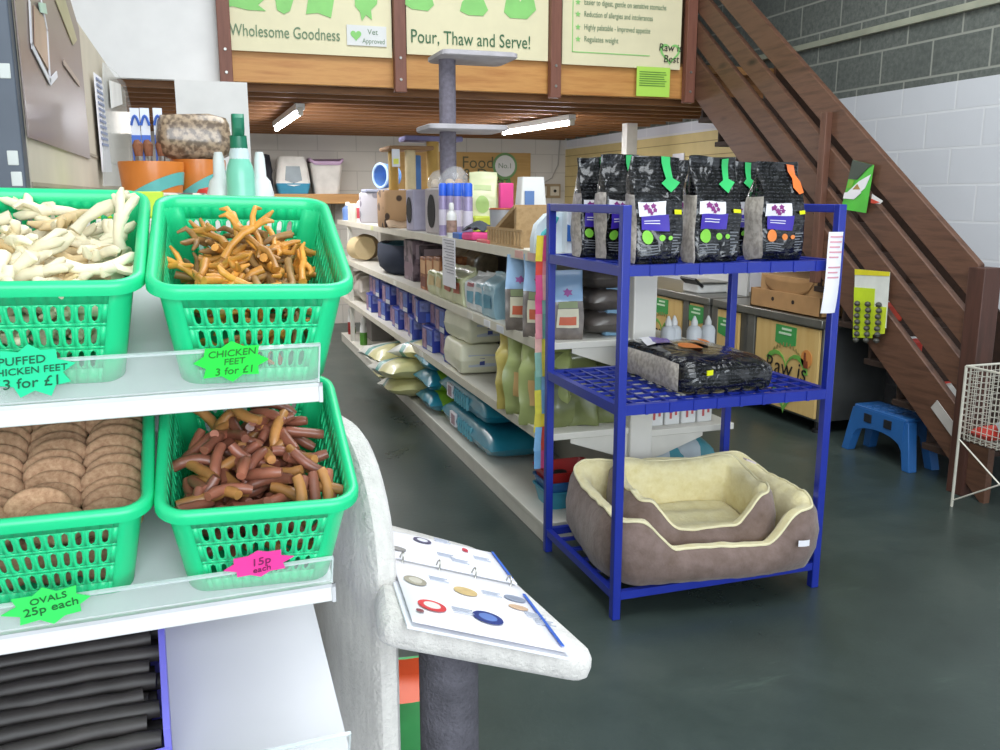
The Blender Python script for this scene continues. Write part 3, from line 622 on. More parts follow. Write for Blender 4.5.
# ================================================================ wire dump bin
M_wire = mat('cfcbbd', .4, .2)
bx0, by1 = 3.44, 3.24; bw_, bd_ = .42, .50; zt_ = PY(968, 366, by1).z; zb_ = PY(965, 438, by1).z
t = thing('dump_bin', 'white wire mesh dump bin at the right beside the stair newel post', 'bin', (bx0, by1, 0))
def wirenet(o, u, v, nu, nv, r=.0014):
    g = MB(); o, u, v = V(o), V(u), V(v)
    for i in range(nu+1): g.beam(o+u*i/nu, o+u*i/nu+v, r*2, r*2)
    for j in range(nv+1): g.beam(o+v*j/nv, o+v*j/nv+u, r*2, r*2)
    return g
for nm, o, u, v in (('side_mesh', (0, 0, zb_), (0, -bd_, 0), (0, 0, zt_-zb_)), ('side_mesh', (bw_, 0, zb_), (0, -bd_, 0), (0, 0, zt_-zb_)), ('back_mesh', (0, 0, zb_), (bw_, 0, 0), (0, 0, zt_-zb_)), ('front_mesh', (0, -bd_, zb_), (bw_, 0, 0), (0, 0, zt_-zb_)), ('bottom_mesh', (0, 0, zb_), (bw_, 0, 0), (0, -bd_, 0))):
    wirenet(o, u, v, 16, 12).build(nm, M_wire, t, smooth=0)
MB().tube([(0, 0, zt_), (bw_, 0, zt_), (bw_, -bd_, zt_), (0, -bd_, zt_), (0, 0, zt_)], .006, 6, cap=False).build('top_rim', M_wire, t)
for x in (0, bw_):
    for y in (0, -bd_): MB().tube([(x, y, 0), (x, y, zt_)], .007, 8).build('leg', M_wire, t)
for x in (0, bw_): MB().tube([(x, 0, zb_), (x, -bd_, .05)], .004, 6).build('brace', M_wire, t); MB().tube([(x, 0, .03), (x, -bd_, zb_)], .004, 6).build('brace', M_wire, t)
for i, (cx, cy, c, lab) in enumerate(((.08, -.08, 'c93a2e', 'red packet lying in the wire dump bin'), (.07, -.2, 'b9c7cf', 'pale blue packet lying in the wire dump bin'), (.1, -.34, '5f9a92', 'teal packet lying in the wire dump bin'), (.22, -.12, 'e0dcd6', 'white packet lying at the back of the wire dump bin'), (.25, -.3, '2f4a6c', 'navy packet lying in the wire dump bin'))):
    o = pillow(.16, .11, .07, None, .008, i, 12, 8).build('packet', mat(c, .45), None, smooth=60); o.location = (bx0+cx+.03, by1+cy, zb_+.004+.05*(i % 3)); o.rotation_euler = (0, 0, i*.9); tag(o, lab, 'packet')
    text_ = None
# ================================================================ hanging packs on the staircase
def on(px, py, X=3.595): return PX(px, py, X)
c = [on(848, 213), on(869, 213), on(875, 160), on(850, 160)]
def quadpt(c, u, v): return c[0]*(1-u)*(1-v)+c[1]*u*(1-v)+c[2]*u*v+c[3]*(1-u)*v
def hang(name, label, cat, corners, th=.006):
    ctr = sum(corners, V())/4; t = thing(name, label, cat, ctr); cc = [p-ctr for p in corners]; return t, cc
c = [on(841, 209), on(866, 213), on(874, 165), on(853, 160)]
t, cc = hang('treat_packet', 'green and white treat packet hanging from the stair boards beside the blue rack', 'packet', c)
def patch(cc, poly, m, t, name, d=0):
    pts = [quadpt(cc, u, v)+V((-d, 0, 0)) for u, v in poly]; return MB().rings([pts, [p+V((.0015, 0, 0)) for p in pts]]).build(name, m, t, smooth=0)
patch(cc, [(0, 0), (1, 0), (1, 1), (0, 1)], mat('4fc23a', .4, coat=.3), t, 'pouch')
patch(cc, [(.02, .30), (.5, .32), (.8, .5), (.95, .8), (.5, .62), (.2, .42)], M_wl, t, 'white_swoosh', .003)
patch(cc, [(0, .62), (.4, .64), (.75, .9), (.95, 1), (0, 1)], mat('38453a', .4), t, 'dark_window', .003)
patch(cc, [(.05, .44), (.25, .46), (.3, .62), (.1, .62)], mat('76b82e', .4), t, 'printed_leaf', .004); patch(cc, [(.3, .43), (.62, .46), (.45, .56)], mat('b08a4a', .5), t, 'printed_mark', .004)
patch(cc, [(.0, .22), (.45, .24), (.7, .40), (.5, .42), (.0, .34)], M_wl, t, 'white_panel', .005)
a_ = [on(872, 194), on(883, 201), on(880, 204), on(871, 203)]
t2, c2 = hang('packet', 'small red and white packet corner poking through the stair boards', 'packet', a_); patch(c2, [(0, 0), (1, 0), (1, 1), (0, 1)], M_white, t2, 'wrapper'); patch(c2, [(0, .5), (.9, .6), (.5, 1), (0, 1)], mat('d2452f', .5), t2, 'red_corner', .003)
c = [on(853, 341), on(885, 342), on(890, 272), on(855, 269)]
t, cc = hang('treat_card', 'yellow and white hanging card with strips of dark round pellets, below the green packet', 'card', c)
patch(cc, [(0, .15), (1, .2), (1, 1), (0, 1)], mat('e6e8e0', .5), t, 'backing_card'); patch(cc, [(0, .92), (1, .94), (1, 1), (0, 1)], mat('e8dc2c', .5), t, 'yellow_band', .002)
patch(cc, [(0, .05), (.62, .05), (.62, .75), (0, .75)], mat('c9e02a', .5), t, 'yellow_strip', .003); patch(cc, [(.62, .1), (.98, .12), (.98, .5), (.62, .5)], mat('d7e63a', .5), t, 'yellow_strip', .003)
for k in range(3):
    g = MB()
    for r in range(7):
        q = quadpt(cc, .16+.32*k+.02*(r % 2), .02+.085*r); g.lathe([(0, -.017), (.013, -.011), (.018, 0), (.013, .011), (0, .017)], 10, q+V((-.014, 0, 0)), cap=False)
    g.build('pellet_strip', mat('4b4a44', .5, var=.3, vs=40), t)
# ================================================================ long double-sided gondola
GX, GC, GY0, GY1 = 1.35, 1.80, 3.44, 9.35
ZT, ZB, ZC, ZD = 1.268, .893, .493, .09
t = thing('gondola_shelving', 'long cream double-sided shop shelving unit running back behind the blue rack', 'shelving', (GX, GY0, 0)); GL = GY1-GY0
def gpart(name, a, b, m=M_shelf, bevel=.003): return MB().lohi((a[0]-GX, a[1]-GY0, a[2]), (b[0]-GX, b[1]-GY0, b[2])).build(name, m, t, bevel=bevel)
gpart('plinth', (GX+.004, GY0, 0), (2.30, GY1, ZD-.02)); gpart('base_shelf', (GX, GY0-.005, ZD-.022), (2.305, GY1, ZD))
gpart('back_panel', (GC, GY0+.05, .09), (GC+.05, GY1, 1.24), mat('b9b6ae', .6, var=.04))
for zz, y0 in ((ZT, GY0), (ZB, GY0), (ZC, GY0)):
    k = gpart('shelf', (GX+.008, y0, zz-.03), (GC, GY1, zz)); s = MB().lohi((0, y0-GY0-.002, zz-.042), (.008, GL, zz+.003)).build('price_edge', mat('d6d0c0', .4, var=.06), k, smooth=0)
for zz in (.80, .47): gpart('shelf', (GC+.05, GY0, zz-.03), (2.30, GY1, zz))
gpart('top_board', (GC, GY0, ZT-.03), (2.30, GY1, ZT))
gpart('end_upright', (GC-.045, GY0-.02, 0), (GC+.065, GY0+.05, 1.24), mat('dddad2', .4, var=.03), .006)
for zz in (ZB, ZC, .80, .47):
    left = zz in (ZB, ZC); g = MB(); x0 = GC-.04 if left else GC+.06; sx = -1 if left else 1
    g.prism([(0, 0), (.28*sx, 0), (.28*sx, -.02), (.08*sx, -.09), (0, -.11)], 0, .004, fn=lambda x, y, z: (x0+x-GX, .01+z, zz-.03+y)); g.build('shelf_bracket', M_shelf, t, smooth=0)
yf = PX(349, 240, GX+.02).y; gpart('far_upright', (GX+.012, yf, .0), (GX+.05, yf+.05, ZT-.03))
gpart('far_upright', (GX+.012, 6.2, ZD), (GX+.02, 6.22, ZD+.001))if False else None
def gy(px, py, X=1.40): return PX(px, py, X)
RZ = -pi/2
# vertical price list hanging from the top shelf edge
a = PX(442, 236, 1.343); b = PX(455, 289, 1.343)
tp = thing('price_list', 'white paper price strip hanging from the top shelf edge of the gondola', 'price strip', (1.344, (a.y+b.y)/2, b.z)); hh = ZT-b.z
MB().lohi((0, -abs(a.y-b.y)/2, 0), (.003, abs(a.y-b.y)/2, hh)).build('paper', M_paper, tp, smooth=0)
g = MB(); [g.lohi((-.002, -.12, hh*(.95-.06*i)), (0, .10-.03*(i % 3), hh*(.965-.06*i))) for i in range(12)]; g.build('printed_lines', mat('9a97a3', .7), tp, smooth=0)
# coloured card strips on the near upright
tp = thing('card_strips', 'string of pink, yellow and teal cards hanging beside the blue rack post', 'card strip', (1.333, 3.425, 0))
za, zb = PY(540, 238, 3.42).z, PY(540, 466, 3.42).z
cols = ['e8d23a', 'd9483a', 'dd4f86', 'dd4f86', 'd98a94', 'e2b0a6', '86b2a4', '6ea596', 'd8cf4a', 'd7c84a', '7fb0d8', '6fa3d0']
for col2 in range(2):
    n = 12
    for i in range(n):
        z0 = za+(zb-za)*(i+1)/n-.004; z1 = za+(zb-za)*i/n; c = cols[(i+col2*3) % len(cols)] if col2 else cols[i]
        MB().box((-.016+.026*col2, .004*col2+.003*(i % 2), (z0+z1)/2), (.03, .002, z1-z0+.02), rot=MX.Rotation(random.uniform(-.08, .08), 3, 'Y')).build('card', mat(c, .6, var=.1, vs=30), tp, smooth=0)
# ---------------------------------------------------------------- generic goods
def carton(name, label, cat, Y0, Y1, X0, X1, z, h, m, group=None, rot=0, bev=.006):
    t = thing(name, label, cat, ((X0+X1)/2, (Y0+Y1)/2, z), rot, group)
    MB().lohi((-(X1-X0)/2, -abs(Y1-Y0)/2, 0), ((X1-X0)/2, abs(Y1-Y0)/2, h)).build('carton', m, t, bevel=bev); return t
def face(t, side, dx, dy, u0, u1, v0, v1, h, m, name='printed_panel', off=.0015):
    """thin printed panel on a box face; side '-x' or '-y'; u,v are fractions"""
    g = MB()
    if side == '-x': g.lohi((-dx/2-off, dy/2-dy*u0, h*v0), (-dx/2-off+.001, dy/2-dy*u1, h*v1))
    else: g.lohi((-dx/2+dx*u0, -dy/2-off, h*v0), (-dx/2+dx*u1, -dy/2-off+.001, h*v1))
    return g.build(name, m, t, smooth=0)
# ------------------------------------------------ top shelf, far to near
def bottle(name, label, loc, r, h, m, capm, neck=.35, caph=.2, lab=None, group=None):
    t = thing(name, label, 'bottle', loc, 0, group)
    MB().lathe([(r*.9, 0), (r, .02*h), (r, h*.62), (r*.85, h*.7), (r*neck, h*.78), (r*neck, h*(1-caph*.8))], 18).build('body', m, t)
    MB().lathe([(r*neck*1.25, h*(1-caph)), (r*neck*1.25, h*.95), (r*neck*.8, h)], 14).build('cap', capm, t)
    if lab: MB().lathe([(r*1.02, h*.15), (r*1.02, h*.5)], 18, cap=False).build('paper_label', lab, t)
    return t
q = gy(348, 212, 1.46); bottle('drink_bottle', 'small blue ribbed bottle at the far end of the gondola top shelf', (1.44, min(9.2, q.y), ZT), .055, PX(348, 202, 1.44).z-ZT, mat('5f7fb8', .35), M_white)
q = gy(356, 215, 1.42); tt = carton('pill_box', 'cream printed carton at the far end of the gondola top shelf', 'box', 8.35, 8.75, 1.37, 1.45, ZT, .17, mat('d9d6c8', .5)); face(tt, '-y', .08, .4, .1, .9, .2, .8, .17, mat('c9cdb0', .5))
q = gy(362, 210, 1.42); bottle('shampoo_bottle', 'white bottle with a red printed label on the gondola top shelf beside the grey drum', (1.42, q.y, ZT), .05, .27, mat('e3d6da', .4), M_white, lab=mat('b8404c', .5))
M_gd = NT('mat_dotted_plush'); s = M_gd; vo = s.new('ShaderNodeTexVoronoi', Scale=11); s.link(s.coord(), vo.inputs['Vector']); s.link(s.ramp(vo.outputs['Distance'], [(.30, '77747c'), (.38, 'aaa7ac')]), s.b.inputs['Base Color']); s.set(Roughness=.9); M_gd = s.m
M_tp = NT('mat_paw_plush'); s = M_tp; vo = s.new('ShaderNodeTexVoronoi', Scale=10); s.link(s.coord(), vo.inputs['Vector']); s.link(s.ramp(vo.outputs['Distance'], [(.30, '4a3a30'), (.36, 'b08c66')]), s.b.inputs['Base Color']); s.set(Roughness=.9); M_tp = s.m
M_hole = mat('1b1816', .9, var=0); M_lav = mat('a7a3b8', .85); M_plush = mat('b5adb0', .9, bump=.3, bs=60)
# cat tree with drum and blue cup
q = gy(375, 210, 1.52); Yd = q.y
t = thing('cat_tree', 'small cat tree with grey dotted drum base and blue plush cup', 'cat tree', (1.53, Yd, ZT))
MB().lathe([(.14, 0), (.15, .03), (.15, .24), (.14, .27)], 28).build('drum', M_gd, t, bevel=.01)
MB().lathe([(.075, 0), (.075, .004)], 24, (.06, -.148, .13), axis='y').build('drum_hole', M_hole, t)
MB().box((.10, 0, .285), (.42, .28, .03)).build('platform', mat('8f94a6', .9), t, bevel=.012)
g = MB(); g.lathe([(.05, .20), (.09, .17), (.105, .08), (.112, 0), (.098, 0), (.088, .08), (.07, .15), (.0, .16)], 24, cap=False, axis='y')
cu = g.build('plush_cup', mat('5f8ac4', .9, bump=.3), t); cu.location = (.04, -.04, .42); cu.rotation_euler = (0, 0, R(117))
MB().tube([V((.105*cos(2*pi*i/24), 0, .105*sin(2*pi*i/24))) for i in range(25)], .011, 8, cap=False).build('cup_rim', mat('a9c3e6', .9), cu)
# paw-print den
a, b = gy(385, 210, 1.42).y, gy(405, 215, 1.42).y
t = thing('cat_den', 'tan paw-print cat den with a lavender end on the gondola top shelf', 'cat bed', (1.50, 6.75, ZT))
xa_, xb_ = PY(385, 205, 6.75).x-1.50, PY(414, 205, 6.75).x-1.50; hd = PY(395, 190, 6.75).z-ZT
MB().rings([[V((x+(xa_+xb_)/2, y+.17, z)) for x, y in rrect((xb_-xa_)/2-k, .17-k, .03)] for k, z in ((.008, 0), (0, .01), (0, hd-.02), (.012, hd))]).build('den_body', M_tp, t)
MB().grid(lambda u, v: V((xa_+(xb_-xa_)*u, -.02-.10*v, .05-.045*v+.008*sin(9*u))), 8, 4).build('plush_mat', mat('c2a88c', .9), t, solid=.012)
yl0, yl1 = gy(406, 210, 1.40).y, gy(413, 213, 1.40).y
MB().lohi((-.10, yl1-6.75, 0), (.02, yl0-6.75, hd)).build('lavender_end', M_lav, t, bevel=.012)
MB().prism(ell(.085, .10, 20), 0, .003, fn=lambda x, y, z: (-.1025-z, (yl0+yl1)/2-6.75+x*.9, hd*.5+y*.9)).build('den_hole', M_hole, t, smooth=0)
# tall cat tree
t = thing('cat_tree', 'tall grey cat tree with an oval-holed box and two platforms, on the gondola top shelf', 'cat tree', (1.53, 5.55, ZT))
bz = PX(437, 188, 1.41).z-ZT
MB().lohi((-.12, -.14, 0), (.13, .22, bz)).build('box_den', M_plush, t, bevel=.012)
MB().prism(ell(.075, .105, 24), 0, .003, fn=lambda x, y, z: (-.1225-z, .04+x*1.25, bz*.5+y)).build('den_hole', M_hole, t, smooth=0)
Yp = 5.62; xp = PY(448.5, 190, Yp).x-1.53
def zat(py): return PY(450, py, Yp).z-ZT
z2, z1 = zat(129), zat(57)
MB().tube([(xp, Yp-5.55, bz), (xp, Yp-5.55, z1)], .053, 20).build('post', mat('77727e', .9, bump=.5, bs=150, var=.2, vs=40), t)
def plat(x0, x1, zz, w0, name):
    a, b = PY(x0, 128, Yp).x-1.53, PY(x1, 128, Yp).x-1.53
    o = MB().rings([[V(((a+b)/2+x, Yp-5.55+y, z)) for x, y in rrect((b-a)/2+k, .20+k, .05)] for k, z in ((-.01, zz-.018), (0, zz-.01), (0, zz+.012), (-.01, zz+.018))]).build(name, mat('b9b5ba', .9, bump=.3), t)
plat(422, 500, z2, .2, 'platform'); plat(435, 509, z1, .2, 'platform')
# blonde timber cat tree behind
t = thing('cat_tree', 'tan cat tree with cream sisal posts and brown platform behind the paw-print barrel', 'cat tree', (1.66, 7.0, ZT)); f = lambda px, py: PY(px, py, 7.0)
zt_ = f(405, 147).z-ZT; M_sis = mat('d3c39c', .9, bump=.5, bs=120); M_yel = mat('b8964f', .8)
MB().lohi((f(384, 147).x-1.66, -.2, zt_-.03), (f(428, 147).x-1.66, .2, zt_)).build('platform', mat('8a6a4a', .9), t, bevel=.01)
MB().tube([(f(407, 170).x-1.66, -.12, 0), (f(407, 170).x-1.66, -.12, zt_-.03)], .042, 16).build('sisal_post', M_sis, t)
MB().tube([(f(396, 170).x-1.66, .1, 0), (f(396, 170).x-1.66, .1, zt_-.03)], .04, 16).build('sisal_post', M_yel, t)
MB().tube([(f(436, 170).x-1.66, .1, 0), (f(436, 170).x-1.66, .1, zt_+.05)], .05, 16).build('sisal_post', M_yel, t)
MB().lohi((f(413, 150).x-1.66, .0, .12), (f(421, 150).x-1.66, .06, zt_-.06)).build('fabric_tunnel', mat('4f78b4', .9), t, bevel=.01)
MB().lohi((f(405, 140).x-1.66, .02, zt_+.05), (f(464, 140).x-1.66, .25, zt_+.09)).build('top_platform', mat('7a78a0', .9), t, bevel=.012)
MB().lohi((f(392, 170).x-1.66, -.2, 0), (f(440, 170).x-1.66, .2, .03)).build('base', mat('a98a62', .9), t, bevel=.01)
# small pack on a cord, hanging in front of the tree
t = thing('toy_pack', 'small yellow-tagged toy pack hanging from the tan cat tree platform', 'toy', f(389, 152)+V((0, -.25, -.12)))
MB().lohi((-.03, -.004, 0), (.03, .004, .13)).build('bag', clear('dfe3ea', .7), t); MB().lohi((-.02, -.006, .02), (.02, -.004, .06)).build('tag', mat('d8dc5a', .5), t)
# clear domes
for i, (px, py, r, lab) in enumerate(((428, 176, .10, 'clear plastic dome bag resting on the oval-holed den box, left of the pair'), (441, 172, .12, 'clear plastic dome bag at the foot of the tall cat tree post'))):
    q = PX(px, 188, 1.47); zb = ZT+bz
    t = thing('plastic_dome', lab, 'plastic dome', (1.49+.06*i, 5.68-.12*i, zb)); r *= .8
    MB().lathe([(r*.9, 0), (r, r*.4), (r*.9, r*.9), (r*.55, r*1.3), (0.003, r*1.45)], 24, cap=False).warp(crinkle(.012, 14, i)).build('film', clear('f4f6f8', .28, .05), t, smooth=70)
    for k in range(2): MB().lathe([(0, 0), (.03, .01), (.035, .03), (.02, .055), (0, .06)], 12, (-.03+.06*k, -.01, .0), cap=False).build('toy', mat('c79a6a' if k else 'd9c0a0', .7), t)
# spray cans
for i, (px, X) in enumerate(((443, 1.42), (450.5, 1.46), (457.5, 1.44), (464, 1.50), (468, 1.44))):
    q = PX(px, 200, X); t = thing('spray_can', 'lavender spray can with a bright blue cap in the cluster beside the den box', 'spray can', (X, q.y, ZT), 0, 'blue-capped spray cans')
    h = PX(px, 183, X).z-ZT; r = .027
    MB().lathe([(r, 0), (r*1.03, .008), (r, .015), (r, h*.72), (r*.9, h*.76)], 16).build('body', mat('9f93b8', .35, .2, var=.15, vs=20), t); MB().lathe([(r*.95, h*.76), (r*.95, h*.97), (r*.7, h)], 16).build('cap', mat('2f62d8', .35), t)
    MB().lathe([(r*1.02, h*.2), (r*1.02, h*.5)], 16, cap=False).build('paper_label', mat('d7d0df', .5), t)
q = PX(451.5, 215, 1.385); bottle('lotion_bottle', 'white bottle with a brown dog picture in front of the spray cans', (1.385, q.y, ZT), .03, .2, M_white, M_white, neck=.4, lab=mat('9d7f72', .5, var=.4, vs=40))
q = PX(483, 190, 1.62); t = thing('treat_pouch', 'cream crimped treat pouch standing behind the goods on the gondola top shelf', 'pouch', (1.62, q.y, ZT), -.35); h = PX(483, 172, 1.62).z-ZT
P = Pouch(.17, .08, h, .55, .006, 21); P.body([mat('d9dcae', .35, coat=.4), mat('c9cfa0', .4)], t); P.decal(ell(.04, .05, 18, 0, h*.5), mat('a9c878', .5), t); P.decal(rect(-.05, .05, h*.72, h*.8), mat('b9c890', .5), t); P.decal(ell(.025, .03, 10, .05, h*.2), mat('9a6a3c', .5), t, 'printed_picture')
q = PX(506, 195, 1.66); h = PX(506, 183, 1.66).z-ZT
t = carton('pink_box', 'flat bright pink card box standing upright behind the tin bucket', 'box', q.y-.02, q.y+.02, 1.62, 1.70, ZT, h, mat('e2438c', .5))
q = PX(527, 195, 1.60); h = PX(527, 177, 1.60).z-ZT
t = thing('fountain_box', 'white tapered box with blue print on a black stand behind the wooden ramp', 'box', (1.62, q.y, ZT))
MB().rings([[V((x, y, h-.2)) for x, y in rrect(.075, .05, .01)], [V((x, y, h)) for x, y in rrect(.06, .04, .01)]]).build('box', M_white, t); MB().lohi((-.08, -.07, 0), (.08, .07, h-.2)).build('stand', M_black, t, bevel=.004)
MB().lohi((-.05, -.0535, h-.14), (.0, -.046, h-.07)).build('printed_mark', mat('5f7fb4', .5), t, smooth=0)
q = PX(499, 215, 1.46); hb = PX(499, 208, 1.46).z-ZT
t = thing('bucket', 'grey tin bucket with a copper rim on the gondola top shelf', 'bucket', (1.48, q.y, ZT))
MB().lathe([(.055, 0), (.06, .005), (.068, hb*.96), (.063, hb*.96), (.055, .01), (0, .01)], 26, cap=False).build('pail', mat('a9adb6', .45, .35), t)
MB().lathe([(.067, hb*.95), (.072, hb*.97), (.070, hb)], 26, cap=False).build('rim', mat('b5623a', .4, .3), t); MB().prism(star(4, .01, .004), 0, .002, fn=lambda x, y, z: (x-.02, -.066-z, hb*.7+y)).build('printed_mark', mat('3d4b6a', .5), t, smooth=0)
q = PX(472, 226, 1.42); o = MB().box((0, 0, .022), (.13, .2, .044)).warp(crinkle(.008, 12, 3)).build('folded_cloth', mat('df4a8a', .8), None, bevel=.015); o.location = (1.44, q.y-.05, ZT+.001); tag(o, 'folded bright pink cloth on the gondola top shelf below the dark cloth', 'cloth')
yk = q.y
o = MB().grid(lambda u, v: V((.14*(u-.5), .2*(v-.5), .03*sin(3*u)*sin(pi*v)+.012*sin(11*u+5*v)+.012)), 14, 14).build('dark_cloth', mat('4b5058', .85), None, solid=.006); o.location = (1.45, yk-.04, ZT+.050); tag(o, 'crumpled dark grey cloth lying on the pink cloth', 'cloth')
q = PX(458, 226, 1.385); t = carton('small_box', 'small blue box in front of the dark cloth', 'box', q.y-.07, q.y+.07, 1.37, 1.41, ZT, .035, mat('2f5fae', .5))
q = PX(474, 212, 1.55); o = MB().box((0, 0, .06), (.10, .16, .12)).build('lime_packet', mat('c8d64a', .5), None, bevel=.01); o.location = (1.58, q.y, ZT+.001); tag(o, 'lime yellow packet standing behind the dark cloth', 'packet')
q = PX(473, 231, 1.37); t = carton('label_card', 'small red and white card lying on the shelf edge beside the tin bucket', 'card', gy(489, 232, 1.37).y, gy(478, 232, 1.37).y, 1.36, 1.40, ZT, .02, mat('c85a5e', .5))
# wooden ramp
a, b = gy(497, 230, 1.43).y, gy(533, 238, 1.43).y; zr = PX(536, 205, 1.45).z-ZT; Lr = a-b
t = thing('pet_ramp', 'wooden slatted pet ramp rising towards the blue rack on the gondola top shelf', 'ramp', (1.45, (a+b)/2, ZT))
M_tan = wood('9a7a52', 'b3946a', 'y', 1, .7, knots=False)
MB().rings([[V((x, Lr/2, 0)) for x in (0,)]+[V((0, 0, 0))]]) if False else None
vs = [V((x, y, z)) for x in (-.07, .12) for y, z in ((Lr/2, .04), (-Lr/2+.12, zr), (-Lr/2+.12, zr-.02), (Lr/2, .02))]
MB().add(vs, [(0, 1, 2, 3), (7, 6, 5, 4), (0, 4, 5, 1), (1, 5, 6, 2), (2, 6, 7, 3), (3, 7, 4, 0)]).build('ramp_board', M_tan, t)
MB().lohi((-.065, -Lr/2+.1, 0), (.115, -Lr/2+.13, zr-.01)).build('support', M_tan, t)
MB().lohi((-.075, -Lr/2, .0), (-.065, Lr/2, .012)).build('rail', M_tan, t); MB().lohi((-.075, -Lr/2, .075), (-.065, Lr/2, .087)).build('rail', M_tan, t)
for i in range(12): y = -Lr/2+Lr*(i+.5)/12; MB().lohi((-.076, y-.008, .0), (-.064, y+.008, .085)).build('slat', M_tan, t)
# arch pack beside the ramp
q = gy(534, 235, 1.40)
t = thing('arch_pack', 'white and pale blue arched packaging with a green clip beside the wooden ramp', 'packaging', (1.395, 3.60, ZT))
MB().prism([(.07, 0), (-.07, 0), (-.07, .06), (-.055, .12), (-.01, .165), (.03, .175), (.07, .165)], 0, .05, fn=lambda x, y, z: (x, z-.09, y*.98)).build('card', mat('dbe6ee', .5), t)
MB().tube([(-.045, -.095, .03), (-.03, -.095, .08), (.01, -.095, .11), (.03, -.095, .15)], .011, 8).build('printed_swirl', mat('4fb6bb', .5), t)
MB().lohi((-.06, -.105, .0), (-.02, -.09, .05)).build('green_clip', mat('63b23d', .5), t, bevel=.005)
a = PY(550, 254, 3.52).x; b = PY(573, 254, 3.52).x; h = PY(560, 206, 3.52).z-ZT
t = carton('product_box', 'blue and white box on the near end of the gondola top shelf behind the rack', 'box', 3.46, 3.56, a+.05, b+.07, ZT, h, mat('dfe6ee', .45)); dx = b-a+.03
g = MB(); g.prism([(-dx*.45, .05), (dx*.45, .05), (dx*.45, .17), (dx*.2, .13), (0, .15), (-dx*.25, .11), (-dx*.45, .12)], 0, .002, fn=lambda x, y, z: (x, -.051-z, y)); g.build('printed_panel', mat('3a6fbf', .45), t, smooth=0)
# ------------------------------------------------ tickets on the shelf edges
gon = bpy.data.objects['gondola_shelving']
for px, py, z, c in ((487, 322, ZB, 'e9e9ee'), (500, 325, ZB, 'd9dde6'), (519, 246, ZT, 'd9a7a0'), (532, 248, ZT, 'd9b0a8'), (372, 229, ZT, 'd8dc9a'), (395, 279, ZB, 'e6e4da'), (421, 345, ZC, 'e6e4da'), (470, 312, ZB, 'd6d2c8')):
    y = PX(px, py, 1.349).y; MB().lohi((-.003, y-GY0-.05, z-.036), (.0, y-GY0+.05, z-.004)).build('price_ticket', mat(c, .5), gon, smooth=0)
# ------------------------------------------------ second shelf
q = gy(361, 250, 1.5); t = thing('cushion_roll', 'rolled tan and cream plush cushion at the far end of the second gondola shelf', 'cushion', (1.55, q.y, ZB))
MB().lathe([(.02, -.22), (.10, -.2), (.125, -.1), (.125, .1), (.10, .2), (.02, .22)], 20, (0, 0, .12), axis='y').warp(crinkle(.012, 8, 2)).build('roll', mat('9d8463', .9, bump=.4), t)
MB().rings([[V((-.12+.03*k+.10*cos(a_), -.22-.04*k, .125+.11*sin(a_))) for a_ in [2*pi*j/20 for j in range(20)]] for k in range(3)]).warp(crinkle(.012, 8, 5)).build('cream_end', mat('cdb78d', .9), t)
a, b = gy(372, 262, 1.42).y, gy(404, 268, 1.42).y; L = a-b
t = thing('pet_bed', 'round navy pet bed with teal lining on the second gondola shelf', 'pet bed', (1.58, (a+b)/2, ZB)); rb = .21; hb = .23
MB().lathe([(rb*.7, 0), (rb*.95, .05), (rb*1.02, .13), (rb, hb), (rb*.92, hb+.01), (rb*.84, hb-.02), (rb*.8, .1), (0, .08)], 30, cap=False).warp(lambda p: V((p.x, p.y*max(1, L/2/rb*.72), p.z))).warp(crinkle(.012, 7, 4)).build('bolster', mat('232b3d', .9), t, smooth=70)
MB().lathe([(rb*.93, hb+.012), (rb*.8, hb-.02), (rb*.76, .13), (0, .1)], 30, cap=False).warp(lambda p: V((p.x, p.y*max(1, L/2/rb*.72), p.z))).build('lining', mat('3f6876', .9), t, smooth=70)
M_bx1 = speckle('4a3b46', '8d7a84', 14, .45, .6, .5); M_bx2 = speckle('8a4f2a', 'c07d4c', 20, .45, .62, .5); M_bx3 = speckle('3a3238', '6e6068', 14, .45, .6, .5)
def bxs(label, px0, px1, py, z, ytop, m, X=1.41, d=.26, nm='food_carton', cat='box', group=None):
    a, b = gy(px0, py, X).y, gy(px1, py, X).y; h = max(.05, PX((px0+px1)/2, ytop, X).z-z)
    t = carton(nm, label, cat, b, a-.01, X, X+d, z, h, m, group); return t, d, a-b-.01, h
for lab, p0, p1, py, yt, m, X in (('purple printed carton, tallest on the second gondola shelf beside the navy pet bed', 404, 413, 275, 240, M_bx1, 1.45), ('dark plum carton on the second gondola shelf behind the orange cartons', 413, 421, 275, 245, M_bx3, 1.50)):
    t, d, w, h = bxs(lab, p0, p1, py, ZB, yt, m, X); face(t, '-y', d, w, .1, .9, .55, .9, h, mat('b4a2ac', .5)); face(t, '-x', d, w, .1, .9, .1, .45, h, mat('7a626e', .5))
for i, (p0, p1) in enumerate(((420, 426), (426, 433), (433, 440))):
    t, d, w, h = bxs(['orange-brown carton at the far end of its trio on the second gondola shelf', 'orange-brown carton in the middle of its trio on the second gondola shelf', 'orange-brown carton nearest the white price strip on the second gondola shelf'][i], p0, p1, 282, ZB, 257, M_bx2, 1.39); face(t, '-x', d, w, .1, .9, .5, .9, h, mat('d8a878', .5)); face(t, '-x', d, w, .1, .9, .1, .4, h, mat('74341e', .5)); face(t, '-y', d, w, .1, .9, .2, .8, h, mat('d09a66', .5))
M_py = mat('c9cba2', .4, var=.1, coat=.3); M_cl = mat('8f7d62', .35, var=.35, vs=30, coat=.5)
